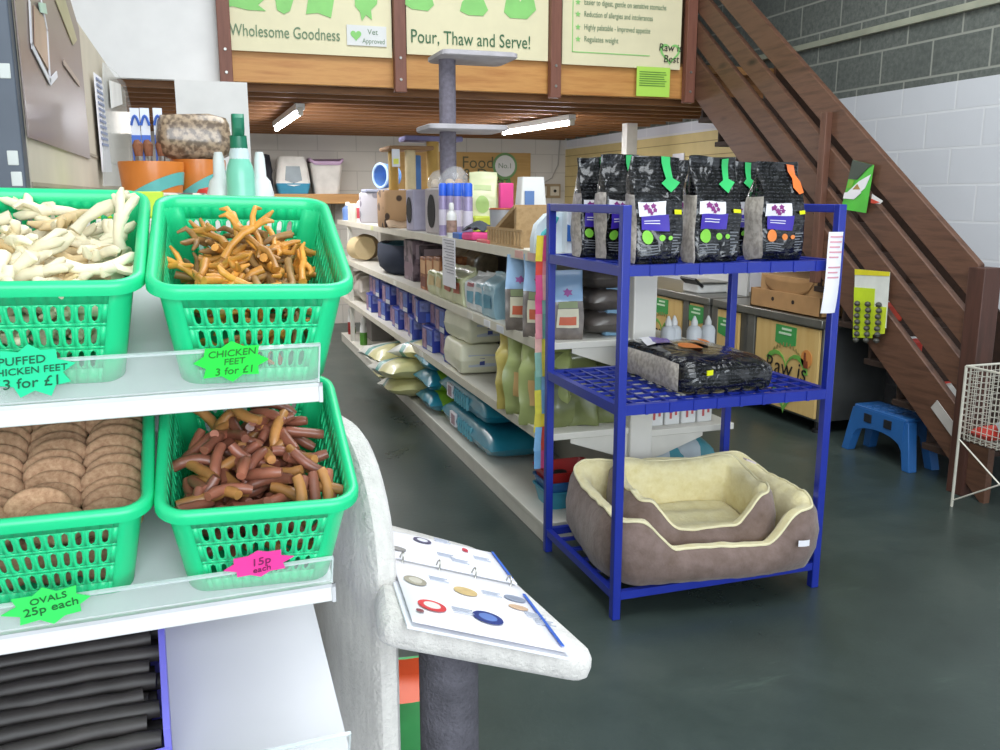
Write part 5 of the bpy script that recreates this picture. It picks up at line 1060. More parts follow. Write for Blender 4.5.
# ---------------------------------------------------------------- food
def foot_mesh(seed, fat):
    rnd = random.Random(seed); g = MB()
    L = .05+rnd.uniform(-.008, .012); bend = rnd.uniform(-.012, .012)
    g.tube([(-L*.55, 0, 0), (-L*.2, bend*.5, .003), (L*.2, bend*.3, .004), (L*.45, 0, 0)], [.0055*fat, .0048*fat, .0048*fat, .0062*fat], 8)
    for k, a in enumerate((-32, 0, 30, 150)):
        a = R(a+rnd.uniform(-9, 9)); l = (.036 if k < 3 else .018)*rnd.uniform(.8, 1.15); c = rnd.uniform(-.012, .016)
        p = V((L*.42, 0, 0)); d = V((cos(a), sin(a), 0))
        g.tube([p, p+d*l*.4+V((0, 0, c*.6)), p+d*l*.75+V((0, 0, c*.8)), p+d*l+V((0, 0, c*.2-.003))], [.0046*fat, .0040*fat, .0040*fat, .0018*fat], 7)
    return g.warp(crinkle(.0018*fat, 60, seed))
def heap(protos, n, M, label, group, zfun, yaw=None, pitch=28, seed=1, ex=.088, ey=.112, keep=None):
    rnd = random.Random(seed); first = set()
    for i in range(n):
        pr_ = protos[i % len(protos)]
        f_ = i/n; x, y = rnd.uniform(-1, 1)*(ex-.03*(1-f_)), rnd.uniform(-1, 1)*(ey-.012*(1-f_)); z = zfun(x, y, f_, rnd)
        m = M @ MX.Translation((x, y, z)) @ MX.Rotation(rnd.uniform(0, 2*pi) if yaw is None else yaw(rnd), 4, 'Z') @ MX.Rotation(R(rnd.uniform(-pitch, pitch)), 4, 'Y') @ MX.Rotation(rnd.uniform(0, 6.28) if keep is None else keep(rnd), 4, 'X')
        if i % len(protos) == i: o = pr_
        else: o = pr_.copy(); COL.objects.link(o)
        o.matrix_world = m; o['label'] = label; o['group'] = group; o['category'] = 'dog chew'
M_foot = mat('c48736', .5, var=.3, vs=45, rnd=.35, coat=.15); M_foot2 = mat('96703f', .55, var=.4, vs=45, rnd=.3); M_puff = mat('e4d9bb', .65, var=.12, vs=40, rnd=.12); M_puff2 = mat('d3b98a', .65, var=.2, vs=40, rnd=.1)
def protos(name, fn, mats, k): return [fn(i).build(name, mats[i % len(mats)], None, smooth=60) for i in range(k)]
P1 = protos('chicken_foot', lambda i: foot_mesh(i, 1.05), [M_foot, M_foot, M_foot2], 6)
heap(P1, 100, B1, 'orange-brown dried chicken foot heaped in the upper right green basket', 'dried chicken feet in the upper right basket', lambda x, y, f, r: .018+.094*f+.014*(1-(x/.1)**2)-.010*(y > .07), seed=3, pitch=26)
o = P1[0].copy(); COL.objects.link(o); o.matrix_world = B1 @ MX.Translation((-.01, -.0, .140)) @ MX.Rotation(.5, 4, 'Z') @ MX.Rotation(R(-38), 4, 'Y')
o = P1[1].copy(); COL.objects.link(o); o.matrix_world = B1 @ MX.Translation((.0, .03, .135)) @ MX.Rotation(2.4, 4, 'Z') @ MX.Rotation(R(-30), 4, 'Y')
P2 = protos('puffed_foot', lambda i: foot_mesh(20+i, 1.55), [M_puff, M_puff, M_puff2, M_puff], 6)
heap(P2, 110, B2, 'puffed cream-white chicken foot heaped in the upper left green basket', 'puffed chicken feet in the upper left basket', lambda x, y, f, r: .018+.098*f+.022*(1-(x/.1)**2), seed=5, pitch=34)
o = P2[1].copy(); COL.objects.link(o); o.matrix_world = B2 @ MX.Translation((.092, .02, .140)) @ MX.Rotation(1.2, 4, 'Z') @ MX.Rotation(R(-72), 4, 'Y')
o = P2[3].copy(); COL.objects.link(o); o.matrix_world = B2 @ MX.Translation((.06, .05, .148)) @ MX.Rotation(.4, 4, 'Z') @ MX.Rotation(R(-30), 4, 'Y')
def sausage(seed):
    rnd = random.Random(seed); L = rnd.uniform(.05, .075); b = rnd.uniform(-.012, .012); r = .0078
    pts = [(-L/2+L*i/8, b*(1-(2*i/8-1)**2), 0) for i in range(9)]
    return MB().tube(pts, [r*.8, r, r, r, r*1.03, r, r, r, r*.82], 10).warp(crinkle(.001, 70, seed))
M_sa = mat('8a5340', .42, var=.22, vs=40, rnd=.35, coat=.2); M_sb = mat('a87440', .45, var=.25, vs=40, rnd=.3, coat=.15)
P3 = protos('sausage_chew', lambda i: sausage(40+i), [M_sa, M_sb, M_sa], 6)
heap(P3, 190, B3, 'brown sausage-shaped dog chew heaped in the lower right green basket', 'sausage chews in the lower right basket', lambda x, y, f, r: .012+.108*f+.006*(1-(x/.1)**2)+.02*max(0, y)/.12, seed=8, pitch=30)
for i in range(5):
    o = P3[(2*i+1) % 6].copy(); COL.objects.link(o); o.matrix_world = B3 @ MX.Translation((.048+.0135*i*.9, -.11+.004*i, .118)) @ MX.Rotation(R(86+3*i), 4, 'Z') @ MX.Rotation(R(-40), 4, 'Y')
# oval biscuits in three files
def biscuit():
    rs = []
    for k, z in ((.80, -.007), (.95, -.0055), (1, -.002), (1, .002), (.95, .0055), (.80, .007)): rs.append([V((.0385*k*cos(2*pi*j/28), .027*k*sin(2*pi*j/28), z)) for j in range(28)])
    return MB().rings(rs).warp(crinkle(.0012, 60, 3))
M_bis = NT('mat_biscuit'); s = M_bis; n_ = s.noise(s.coord(), 130, 4, .7); oi = s.new('ShaderNodeObjectInfo'); n2_ = s.ramp(n_, [(.3, '916a4e'), (.55, 'b08a6b'), (.75, 'c3a080')]); hv = s.new('ShaderNodeHueSaturation'); mr = s.new('ShaderNodeMapRange'); mr.inputs[3].default_value = .82; mr.inputs[4].default_value = 1.12
s.link(oi.outputs['Random'], mr.inputs[0]); s.link(mr.outputs[0], hv.inputs['Value']); s.link(n2_, hv.inputs['Color']); s.link(hv.outputs[0], s.b.inputs['Base Color']); s.set(Roughness=.85); s.bump(n_, .25, .004); M_bis = s.m
pb = biscuit().build('oval_biscuit', M_bis, None, smooth=60); firstb = True; rnd = random.Random(4)
def putb(x, y, z, tilt, yaw=0, roll=0):
    global firstb
    o = pb if firstb else pb.copy()
    if not firstb: COL.objects.link(o)
    firstb = False
    o.matrix_world = B4 @ MX.Translation((x, y, z)) @ MX.Rotation(yaw, 4, 'Z') @ MX.Rotation(R(tilt), 4, 'X') @ MX.Rotation(R(roll), 4, 'Y'); o['category'] = 'dog biscuit'; o['label'] = 'brown oval dog biscuit filed on edge in the lower left green basket'; o['group'] = 'oval biscuits in the lower left basket'
for ci, cx in enumerate((-.072, .0, .072)):
    for j in range(11):
        y = -.10+.0215*j
        if ci == 1 and j in (0, 1): continue
        putb(cx*1.02+rnd.uniform(-.003, .003), y-.004, .092+.0015*j+rnd.uniform(-.003, .004), (38 if j else 58)+rnd.uniform(-7, 7)-(8 if ci == 1 and j > 5 else 0), rnd.uniform(-.08, .08)+(.12 if ci == 1 and 4 < j < 8 else 0), rnd.uniform(-5, 5))
    for j in range(10): putb(cx*.8, -.115+.024*j, .035, 70, rnd.uniform(-.05, .05))
putb(-.012, -.09, .108, 62, .08, 3); putb(.008, -.112, .098, 52, -.06, -3); putb(-.08, -.108, .106, 48, .2, 6)
# ---------------------------------------------------------------- dark chew sticks in a violet carton on the bottom tray
F3 = frame(O3, AS, TL); M_vio = mat('7c78e0', .5, var=.03)
xr = None
for i in range(-120, 0):
    q = F3 @ V((i*.005, .12, .05)); d = q-V((0, 0, HC)); px = 500+FPX*d.dot(_rt)/d.dot(_fw)
    if px > 163: xr = i*.005; break
BW, BL, BH = .30, .38, .088
t = thing('display_carton', 'violet display carton of dark chew sticks at the bottom left of the unit', 'carton'); t.matrix_world = F3 @ MX.Translation((xr-BW/2, .025, .001))
g = MB(); g.lohi((-BW/2, 0, 0), (BW/2, BL, .003)); g.lohi((BW/2-.006, 0, 0), (BW/2+.002, BL, BH)); g.lohi((-BW/2, 0, 0), (-BW/2+.005, BL, BH)); g.lohi((-BW/2, BL-.004, 0), (BW/2, BL, BH)); g.build('tray', M_vio, t, smooth=0)
g = MB(); g.add([V(p) for p in ((BW/2-.05, 0, 0), (BW/2, 0, 0), (BW/2, 0, .055), (BW/2-.055, 0, .05))], [(0, 1, 2, 3)]); g.add([V(p) for p in ((-BW/2, 0, 0), (BW/2, 0, 0), (BW/2, 0, .02), (-BW/2, 0, .02))], [(0, 1, 2, 3)]); g.build('front_lip', M_vio, t, smooth=0, solid=.003)
def stick(seed):
    rnd = random.Random(seed); L = .27+rnd.uniform(-.02, .012)
    return MB().tube([(-L/2+L*i/10, .002*sin(i+seed), .0015*cos(1.3*i+seed)) for i in range(11)], [.0112*(1+.06*sin(3*i+seed)) for i in range(11)], 10).warp(crinkle(.0012, 50, seed))
M_stk = mat('34302f', .55, var=.2, vs=30, rnd=.15)
P5 = protos('chew_stick', lambda i: stick(i), [M_stk], 4); k = 0; rnd = random.Random(2)
for layer in range(3):
    for j in range(14):
        o = P5[k] if k < 4 else P5[k % 4].copy()
        if k >= 4: COL.objects.link(o)
        k += 1
        o.matrix_world = t.matrix_world @ MX.Translation((rnd.uniform(-.012, .004), .016+.0243*j+.012*(layer % 2), .0145+.0205*layer)) @ MX.Rotation(rnd.uniform(-.035, .035), 4, 'Z'); o['category'] = 'dog chew'; o['label'] = 'dark brown rolled chew stick lying in the violet carton'; o['group'] = 'chew sticks in the violet carton'
# ---------------------------------------------------------------- price stars
def pstar(label, px, py, w, hgt, c, lines, dep, pts=10, ink='1d5c40', rot=0):
    F_ = frame(dep, AS, TL); p0_ = F_ @ V((0, -.012, 0)); n_ = F_.to_3x3().col[1]; d_ = ray(px, py); q = at(d_, (p0_-V((0, 0, HC))).dot(n_)/d_.dot(n_)); dep = (q-V((0, 0, HC))).dot(_fw); t = thing('price_star', label, 'price card'); MB_ = F_.copy(); MB_.translation = q; t.matrix_world = MB_ @ MX.Rotation(R(rot), 4, 'Y'); sx = w/FPX*dep/2; sy = hgt/FPX*dep/2
    rnd = random.Random(px); poly = []
    for i in range(2*pts):
        r = (1 if i % 2 == 0 else .74)*rnd.uniform(.93, 1.04); a = pi*i/pts+pi/2; poly.append((sx*r*cos(a), sy*r*sin(a)))
    MB().prism(poly, 0, .0015, fn=lambda x, y, z: (x, -z-.008*(y/sy)**2*0, y)).build('card', mat(c, .55, var=.03), t, smooth=0)
    for s, size, x, z in lines:
        text(s, size*.88, mat(ink, .7, var=0), t, (x*sx, -.0028, z*sy), (pi/2, R(-3), 0), 'handwriting', shear=.15)
    return t
pstar('turquoise star price card marked Puffed Chicken Feet 3 for £1', 32, 370, 80, 64, '2fe0a0', [('PUFFED', .017, -.2, .38), ('CHICKEN FEET', .0145, -.1, .02), ('3 for £1', .022, -.05, -.42)], O1, 9)
pstar('lime green star price card marked Chicken Feet 3 for £1', 232, 361, 76, 48, '2fe84c', [('CHICKEN', .0155, 0, .42), ('FEET', .0145, .05, .02), ('3 for £1', .017, .05, -.42)], O1, 8, '2a7a30')
pstar('bright green star price card marked Ovals 25p each', 48, 605, 82, 50, '3fe868', [('OVALS', .0155, .05, .40), ('25p each', .0195, .05, -.08)], O2, 8, '1f6a34', -6)
pstar('hot pink star price card marked 15p each', 259, 563, 68, 36, 'f43f9d', [('15p', .0195, .05, .18), ('each', .0145, .05, -.38)], O2, 8, '7d1f58', -5)
# ================================================================ white plush cat tree with the open binder
M_wpl = NT('mat_white_plush'); s = M_wpl; n_ = s.noise(s.coord((3, 3, .8)), 9, 4, .65); n3_ = s.noise(s.coord(), 90, 3, .7); s.link(s.ramp(n_, [(.3, 'c0bcb8'), (.7, 'dad6d0')]), s.b.inputs['Base Color']); s.set(Roughness=.95, Sheen_Weight=.4); s.bump(n3_, .6, .01); M_wpl = s.m
NP = V((.309, .0698, .9485)).normalized(); PP = PD(480, 590, 1.5)
def on_plane(x, y, up=0): d = ray(x, y); p = PP+NP*up; return at(d, (p-V((0, 0, HC))).dot(NP)/d.dot(NP))
E0 = (on_plane(594, 657)-on_plane(388, 618)).normalized(); E1 = NP.cross(E0)
pc = PD(449, 700, 1.50)
t = thing('cat_tree', 'white plush cat tree with tilted platform and upright board beside the green baskets', 'cat tree', (pc.x, pc.y, 0)); B0 = V((pc.x, pc.y, 0))
c0, c1, c2, c3 = (on_plane(*q) for q in ((384, 617), (602, 659), (478, 547), (372, 519)))
def rounded(pts, r, n=5):
    out = []
    for i, p in enumerate(pts):
        a, b = (pts[i-1]-p).normalized(), (pts[(i+1) % len(pts)]-p).normalized(); s, e = p+a*r, p+b*r
        for k in range(n+1): u = k/n; out.append(s*(1-u)**2+p*2*u*(1-u)+e*u*u)
    return out
ring = rounded([c0, c1, c2, c3], .035); cen = sum(ring, V())/len(ring)
MB().rings([[(p+(cen-p).normalized()*k-NP*z-B0) for p in ring] for k, z in ((.012, .044), (.002, .036), (0, .02), (.003, .008), (.012, 0))]).build('platform', M_wpl, t, smooth=50)
zt_ = (PP-NP*.044-V((pc.x, pc.y, 0))).dot(NP)/NP.z
MB().tube([(0, 0, .03), (0, 0, zt_+.02)], .050, 28).build('post', mat('56545c', .9, bump=.7, bs=160, var=.25, vs=30), t)
MB().rings([[V((x, y, z)) for x, y in rrect(.22+k, .22+k, .05)] for k, z in ((-.01, 0), (0, .008), (0, .028), (-.01, .036))]).build('base', M_wpl, t)
# upright board: its near edge meets the platform
pe = PD(388, 640, 1.40); pf = PD(318, 500, 1.66); pt = PD(346, 413, 1.55); e0 = V((pe.x, pe.y, 0))-B0; e1 = V((pf.x, pf.y, 0))-B0
dv = (e1-e0); LB = dv.length+.04; dv.normalize(); nv = V((-dv.y, dv.x, 0)); ztb = pt.z
def bprof(k):
    r = .17; pts = [(k, .036)]; n = 10; cx, cz = r, ztb-r*1.3
    for i in range(n+1):
        a = pi-(pi/2)*i/n; pts.append((cx+(r-k)*cos(a), cz+(r*1.3-k)*sin(a)))
    return pts+[(LB-k, ztb-k), (LB-k, .036)]
MB().rings([[e0+dv*x+nv*th+V((0, 0, z)) for x, z in bprof(k)] for k, th in ((.012, -.022), (0, -.013), (0, .013), (.012, .022))]).build('upright_board', M_wpl, t, smooth=50)
# binder, its own frame lies in the platform plane: x along the rings, y away, z off the plane
UB = .012
fl, fr, sr, slp, br_ = (on_plane(*q, UB) for q in ((411, 619), (571, 654), (517, 584), (392, 559), (485, 551)))
ex = ((fr-fl).normalized()+(sr-slp).normalized()).normalized(); ey = NP.cross(ex); org = (sr+slp)/2-NP*UB+NP*.001
t = thing('ring_binder', 'open ring binder of bed pictures lying on the tilted white plush platform', 'binder'); MBn = MX((ex, ey, NP)).transposed().to_4x4(); MBn.translation = org; t.matrix_world = MBn
inv = MBn.inverted(); lfl, lfr, lsr, lsl, lbr = (inv @ p for p in (fl, fr, sr, slp, br_))
xl, xr_ = (lfl.x+lsl.x)/2, (lfr.x+lsr.x)/2; yf_ = (lfl.y+lfr.y)/2; yb_ = lbr.y
def sheet(y0, y1, name, lift, h=.010):
    vs = lambda u, v: V((xl+(xr_-xl)*u, y0+(y1-y0)*v, h+lift*sin(pi*v)))
    g = MB(); g.grid(vs, 4, 12); return g.build(name, M_paper, t, solid=.0015), vs
g = MB(); g.lohi((xl-.006, yf_-.004, 0), (xr_+.006, yb_+.004, .004)); g.build('cover', mat('e3e4ea', .4), t, bevel=.001)
s1, f1 = sheet(yf_, -.008, 'front_pages', .001); s2, f2 = sheet(.008, yb_, 'rear_pages', .001)
MB().lohi((xl+.01, -.007, .004), (xr_-.01, .007, .010)).build('spine_plate', mat('c9cbd2', .35, .6), t, bevel=.002)
for u in (.08, .36, .64, .92): x = xl+(xr_-xl)*u; MB().tube([(x, .016*cos(a), .008+.016*sin(a)) for a in [pi*i/12 for i in range(13)]], .0016, 8).build('ring', M_steel, t)
def pic(par, f, px, py, a, b, c, hole=None):
    q = inv @ on_plane(px, py, UB); up = .0135
    el = lambda k, z: [V((q.x+a*k*cos(2*pi*i/24), q.y+b*k*sin(2*pi*i/24), up+z)) for i in range(24)]
    MB().rings([el(1, 0), el(.98, .0006)]).build('printed_picture', mat(c, .5, var=.2, vs=40), par, smooth=0)
    if hole: MB().rings([el(.6, .0007), el(.58, .0012)]).build('printed_picture', mat(hole, .5), par, smooth=0)
Z5 = lambda x, y: (380+x*.24, 510+y*.24)
for x, y, a, b, c, h_ in ((145, 300, .019, .022, '9d9686', 'c3bdb0'), (355, 345, .020, .020, 'cbb07c', None), (560, 375, .019, .015, '8d95a8', None), (575, 412, .017, .011, 'c9a98c', None), (215, 405, .022, .023, 'cf3a3f', 'e6dcd8'), (448, 455, .024, .026, '22357c', '5b77b8'), (165, 425, .006, .006, '8a4a50', None)): pic(s1, f1, *Z5(x, y), a, b, c, h_)
for x, y, a, b, c, h_ in ((175, 132, .018, .018, '4f4a66', 'd9d9e2'), (353, 172, .006, .012, 'c23a4a', None), (36, 100, .008, .014, '4a4652', None), (72, 165, .016, .012, '8f8c8a', None)): pic(s2, f2, *Z5(x, y), a, b, c, h_)
for par, pts in ((s1, ((240, 290), (340, 420), (460, 350), (680, 470), (640, 440))), (s2, ((255, 130), (270, 190), (330, 215), (420, 205)))):
    for (x, y) in pts:
        q = inv @ on_plane(*Z5(x, y), UB)
        for k in range(3): MB().lohi((q.x-.016, q.y-.008*k, .0130), (q.x+.016-.006*(k % 2), q.y-.008*k+.0025, .0145)).build('printed_line', mat('a9aebb', .7), par, smooth=0)
for par, y0, y1 in ((s1, yf_+.012, -.06), (s2, .03, yb_-.008)): MB().lohi((xr_-.009, y0, .0132), (xr_-.004, y1, .0148)).build('blue_margin', mat('2f5fc0', .5), par, smooth=0)
# colourful sacks on the floor behind the upright board
q = PD(408, 700, 2.05)
t = thing('feed_sack', 'green and lime feed sack with an orange top standing behind the white plush board', 'sack', (q.x-.10, q.y, 0), -.15); h = PD(405, 648, 2.05).z
P = Pouch(.34, .16, h, .87, .012, 200); P.body([mat('3f9a55', .35, var=.3, vs=6, coat=.4), mat('2f6a45', .4), mat('d2552a', .4)], t, topm=2)
P.decal([(-.02, h*.45), (.15, h*.3), (.15, h*.42), (.0, h*.6)], mat('b4d63a', .4), t); P.decal(rect(-.05, .15, .05, h*.25), mat('aeb08a', .4), t, 'window_panel')
# ================================================================ left wall display behind the baskets
Xp = PY(22, 90, 1.9).x; yfar = PX(130, 150, Xp).y; ztop = PX(100, 55, Xp).z
t = thing('wall_panel', 'tan display panel on a dark slotted upright at the far left', 'panel', (Xp, 1.9, 0))
MB().lohi((-.03, .0, 0), (0, yfar-1.9, ztop)).build('board', mat('c4baa8', .6, var=.06), t, smooth=0)
g = MB(); [g.lohi((0, 0, z), (.003, yfar-1.9, z+.008)) for z in (1.52, 1.62)]; g.build('groove', mat('9c917f', .6), t, smooth=0)
xl0 = PY(-30, 90, 1.88).x-Xp
up_ = MB().lohi((xl0, -.05, 0), (-.001, -.005, 3.0)).build('slotted_upright', mat('4e5560', .5, .2), t, bevel=.003)
for px, py in ((5, 71), (13, 158), (17, 179), (9, 114), (2, 30)): 
    if py in (114, 30): continue
    q = PY(px, py, 1.85); MB().lohi((q.x-Xp-.009, -.053, q.z-.013), (q.x-Xp+.009, -.05, q.z+.013)).build('slot', mat('c9ccc8', .6), up_, bevel=.002)
def pp(px, py): q = PX(px, py, Xp); return (q.y, q.z)
def onp(poly, d, m, name, par, off=V((0, 0, 0))):
    return MB().rings([[V((Xp+d+e, y, z))-off for y, z in poly] for e in (0, .002)]).build(name, m, par, smooth=0)
pa, pb_ = pp(25, 131), pp(89, 163); y0, y1, z0 = pa[0], pb_[0], (pa[1]+pb_[1])/2
t = thing('wall_poster', 'large glossy brown poster of an aquarium on the tan panel at the far left', 'poster', (Xp+.002, y0, z0)); off = V((Xp+.002, y0, z0))
onp([(y0, z0), (y1, z0), (y1, ztop-.02), (y0, ztop+.3)], .003, mat('7d6b66', .38, var=.08, vs=2, coat=.15), 'sheet', t, off)
def line(p, q, m, nm='printed_line', w=.014):
    a, b = V((Xp+.008, *pp(*p))), V((Xp+.008, *pp(*q))); return MB().beam(a-off, b-off, w, .002, up=(1, 0, 0)).build(nm, m, t, smooth=0)
M_lp = mat('cfcdd4', .5); 
for p, q in (((25, 0), (27, 45)), ((27, 45), (46, 82)), ((46, 82), (53, 74)), ((46, 82), (43, 30)), ((43, 30), (37, 0))): line(p, q, M_lp)
onp([pp(30, 5), pp(42, 20), pp(45, 70), pp(31, 46)], .006, mat('a58a78', .4, var=.3, vs=4), 'printed_panel', t, off); onp([pp(33, 2), pp(40, 3), pp(42, 14), pp(35, 12)], .009, mat('a9c4b4', .4), 'printed_panel', t, off)
onp([pp(52, 0), pp(62, 0), pp(74, 40), pp(70, 45)], .006, mat('a39a78', .4), 'printed_panel', t, off); line((60, 62), (76, 84), mat('a79488', .5))
c_ = [pp(89, 72), pp(97, 78), pp(108, 172), pp(98, 172)]
t2 = thing('price_list', 'long white printed price list hanging on the tan panel by the poster edge', 'price list', (Xp+.012, c_[3][0], c_[3][1])); off2 = V(t2.location)
onp(c_, .012, M_paper, 'paper', t2, off2)
g = MB()
for i in range(12):
    f = .05+.075*i*.8; a = [c_[0][k]+(c_[3][k]-c_[0][k])*f for k in (0, 1)]; b = [c_[1][k]+(c_[2][k]-c_[1][k])*f for k in (0, 1)]
    pa_ = V((Xp+.016, a[0]+(b[0]-a[0])*.15, a[1]+(b[1]-a[1])*.15)); pb2 = V((Xp+.016, a[0]+(b[0]-a[0])*.85, a[1]+(b[1]-a[1])*.85)); g.beam(pa_-off2, pb2-off2, .008, .002, up=(1, 0, 0))
g.build('printed_lines', mat('7f8aa8', .6), t2, smooth=0)
c_ = [pp(98, 186), pp(128, 186), pp(128, 108), pp(122, 84), pp(112, 72), pp(98, 62)]
t3 = thing('acrylic_sheet', 'clear acrylic sheet with a rounded corner fixed to the end of the tan panel', 'acrylic sheet', (Xp+.01, c_[0][0], c_[0][1])); o3_ = V(t3.location); onp(c_, .014, clear('dfe2e0', .35), 'sheet', t3, o3_)
onp([pp(103, 80), pp(115, 84), pp(117, 104), pp(105, 108)], .02, mat('dcdad6', .5), 'sticker', t3, o3_)
# low white gondola behind the baskets with odds and ends on top
ZS = 1.45
t = thing('display_shelf', 'white shelf unit behind the green baskets carrying bowls, brushes and sprays', 'shelving', (-.07, 2.2, 0))
for nm, a, b in (('top_board', (-.25, 0, ZS-.03), (.26, 1.35, ZS)), ('shelf', (-.25, 0, .9), (.26, 1.35, .93)), ('shelf', (-.25, 0, .45), (.26, 1.35, .48)), ('plinth', (-.25, 0, 0), (.26, 1.35, .1)), ('back_panel', (-.26, 0, 0), (-.24, 1.35, ZS-.03)), ('end_panel', (-.25, 1.33, .1), (.26, 1.35, ZS-.03))): MB().lohi(a, b).build(nm, M_shelf, t, bevel=.003)
M_orb = mat('d27a2c', .4, coat=.2); M_teal = mat('5fb6b2', .4, coat=.2)
def bowl(label, px, w, ytop, Y):
    q = PY(px, ytop, Y); r = w/2*Y/905; h = q.z-ZS; t = thing('pet_bowl', label, 'bowl', (q.x, Y, ZS))
    MB().lathe([(r*.80, 0), (r*.84, .01), (r, h*.95), (r*.99, h), (r*.93, h*.97), (r*.78, .015), (0, .012)], 32, cap=False).build('bowl', M_orb, t, smooth=60)
    g = MB(); n = 32; rs = []
    for f in (0, 1): rs.append([V((cos(2*pi*j/n)*(r*.815+(r-r*.815)*zz+.002), sin(2*pi*j/n)*(r*.815+(r-r*.815)*zz+.002), h*zz*.95)) for j in range(n) for zz in [max(.05, min(.98, .42+.3*cos(2*pi*j/n+.3)+.26*(f-.5)))]])
    g.rings(rs, cap=False).build('teal_stripe', M_teal, t, smooth=60); return t, r, h
b1, r1, h1 = bowl('orange pet bowl with a teal wave stripe, left of the pair behind the baskets', 151, 58, 162, 2.95)
b2, r2, h2 = bowl('orange pet bowl with a teal wave stripe, under the bag of shavings', 198, 50, 160, 3.05)
for i, (px, lab) in enumerate(((134, 'blue carded brush standing in the left orange bowl, leftmost of three'), (144, 'blue carded brush standing in the left orange bowl, middle of three'), (157, 'blue carded brush standing in the left orange bowl, rightmost of three'))):
    Y = 2.98+.015*i; q = PY(px, 108, Y); w = 11/905*Y; zb = ZS+.03; t = thing('brush_card', lab, 'brush', (q.x, Y, zb)); hh = q.z-zb
    MB().lohi((-w*.36, 0, 0), (w*.36, .003, hh)).build('backing_card', mat('dfe3ec', .5), t, smooth=0)
    MB().lohi((-w*.36, -.002, hh*.30), (w*.36, 0, hh*.72)).build('blue_panel', mat('2f62c8', .45), t, smooth=0)
    MB().tube([(-w*.32+w*.64*k/8, -.003, hh*(.82+.10*sin(pi*k/8))) for k in range(9)], .004, 6).build('blue_arc', mat('3a62b8', .5), t)
    MB().tube([(0, -.010, hh*.12), (.002, -.010, hh*.42)], [.005, .008], 8).build('brush_handle', mat('20262a', .4), t); MB().tube([(.002, -.010, hh*.42), (.004, -.010, hh*.50)], .010, 8).build('ferrule', M_steel, t); MB().tube([(.004, -.010, hh*.50), (.003, -.010, hh*.62), (.0, -.010, hh*.67)], [.011, .016, .006], 8).build('bristles', mat('8a5a40', .9, var=.3, vs=60), t)
q = PY(195, 163, 3.05); a = PY(195, 115, 3.05)
t = thing('shavings_bag', 'clear bag of brown bark chips resting on the right orange bowl', 'bag', (q.x, 3.05, ZS+h2)); hh = a.z-ZS-h2
g = MB(); rs = []
for k, z in ((.7, 0), (.96, .12*hh), (1.02, .45*hh), (.97, .8*hh), (.88, .95*hh), (.55, hh)): rs.append([V((x, y, z)) for x, y in rrect(.112*k, .075*k, .04*k, 6)])
g.rings(rs).warp(crinkle(.008, 16, 6)).build('film', NT('x').m if False else speckle('655443', 'a8937a', 55, .42, .6, .3, coat=.5), t, smooth=70)
def spray(label, px, ytop, Y, r, body, head, name='spray_bottle'):
    q = PY(px, ytop, Y); h = q.z-ZS; t = thing(name, label, 'bottle', (q.x, Y, ZS)); 
    MB().lathe([(r, 0), (r, h*.42), (r*.9, h*.5), (r*.55, h*.62), (r*.5, h*.66)], 20).build('body', body, t)
    MB().lathe([(r*.55, h*.64), (r*.62, h*.68), (r*.58, h*.80)], 16).build('collar', head, t)
    MB().rings([[V((x, y+oy, z)) for x, y in rrect(r*.42, r*k, r*.25)] for k, oy, z in ((.55, 0, h*.79), (.9, -r*.3, h*.86), (1.0, -r*.35, h*.96), (.8, -r*.3, h))]).build('trigger_head', head, t); return t, h, r
M_tl2 = mat('9fd8cc', .35, alpha=.9); 
t, h, r = spray('green-headed spray bottle standing between two white bottles behind the baskets', 237, 115, 2.45, .036, mat('7fcfb4', .35, coat=.2), mat('1f7a5c', .4)); MB().lathe([(r*.66, h*.5), (r*.72, h*.62), (r*.6, h*.68)], 18, cap=False).build('label_sleeve', mat('cfe0e2', .4), t)
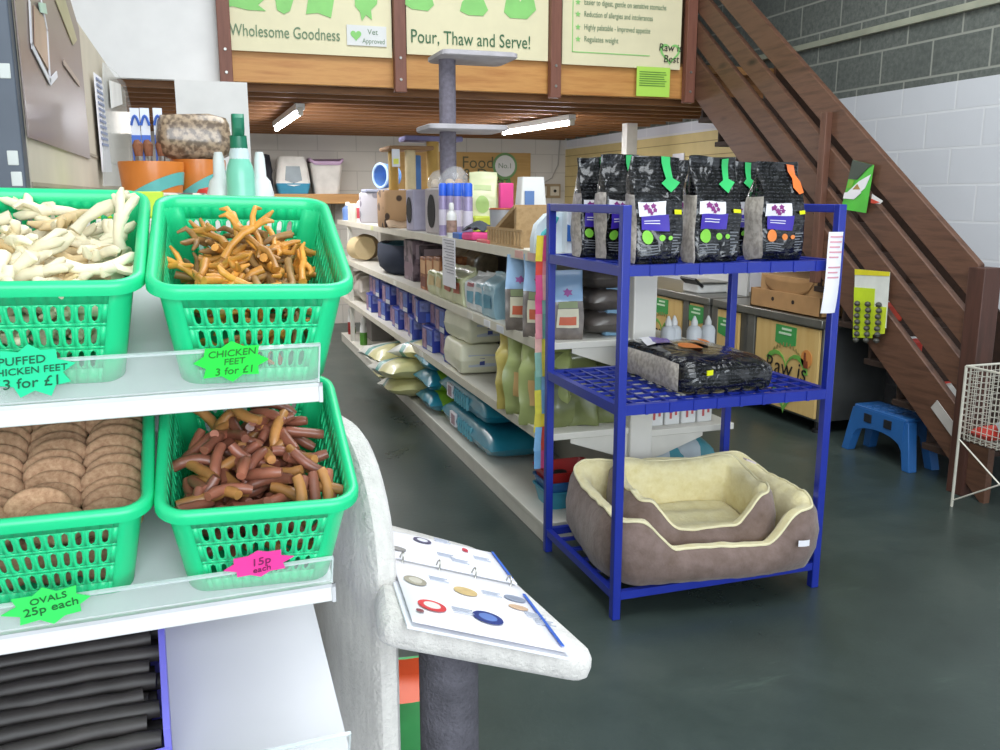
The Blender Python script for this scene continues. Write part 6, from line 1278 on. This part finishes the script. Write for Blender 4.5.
for px, lab in ((218, 'frosted white nozzle bottle left of the green-headed spray'), (259, 'frosted white nozzle bottle right of the green-headed spray')):
    q = PY(px, 152, 2.5); hh = q.z-ZS; t = thing('nozzle_bottle', lab, 'bottle', (q.x, 2.5, ZS)); MB().lathe([(.033, 0), (.034, hh*.35), (.026, hh*.55), (.016, hh*.62), (.014, hh*.9), (.010, hh)], 18).build('body', mat('d9dedd', .4), t)
o = MB().lohi((-.095, -.05, 0), (.095, .05, .06)).warp(crinkle(.004, 14, 2)).build('flat_packet', speckle('3f3936', 'c9bfb2', 30, .45, .55, .45), None, bevel=.01); q = PY(172, 186, 2.6); o.location = (q.x, 2.62, ZS+.001); tag(o, 'flat dark patterned packet lying in front of the orange bowls', 'packet')
o = MB().lohi((-.1, -.05, 0), (.1, .05, .062)).build('lime_packet', mat('b6d62f', .5, var=.05), None, bevel=.004); q = PY(118, 187, 2.35); o.location = (q.x, 2.35, ZS+.001); tag(o, 'lime green flat box just behind the upper left green basket', 'packet')
q = PY(207, 180, 2.75); t = thing('toy_ball', 'small red ball between the orange bowl and the white nozzle bottle', 'ball', (q.x, 2.78, ZS)); MB().lathe([(.0, 0), (.025, .006), (.038, .03), (.038, .05), (.025, .072), (0, .078)], 20, cap=False).build('ball', mat('cf3f30', .45), t)
# ================================================================ light
w = bpy.data.worlds.new('world'); SC.world = w; w.use_nodes = True; bg = w.node_tree.nodes['Background']; bg.inputs[0].default_value = (.80, .9, 1, 1); bg.inputs[1].default_value = 1.0
def area(name, loc, rot, sx, sy, e, col=(1, 1, 1)):
    la = bpy.data.lights.new(name, 'AREA'); la.shape = 'RECTANGLE'; la.size = sx; la.size_y = sy; la.energy = e; la.color = col
    o = bpy.data.objects.new(name, la); COL.objects.link(o); o.location = loc; o.rotation_euler = rot; return o
area('shopfront_daylight', (.6, -2.9, 2.2), (R(78), 0, R(-4)), 4.5, 2.6, 230, (.88, .95, 1))
area('overhead_fill', (1.6, 2.6, 4.6), (0, 0, 0), 3, 3.5, 190, (.92, .97, 1))  # added area light overhead
area('mezzanine_added_fill', (1.0, 8.6, 2.12), (0, 0, 0), 3.5, 2.5, 70, (1, .97, .92))  # added fill to brighten the space below the deck, not a fitting
SC.view_settings.view_transform = 'Standard'; SC.view_settings.look = 'None'; SC.view_settings.exposure = .12
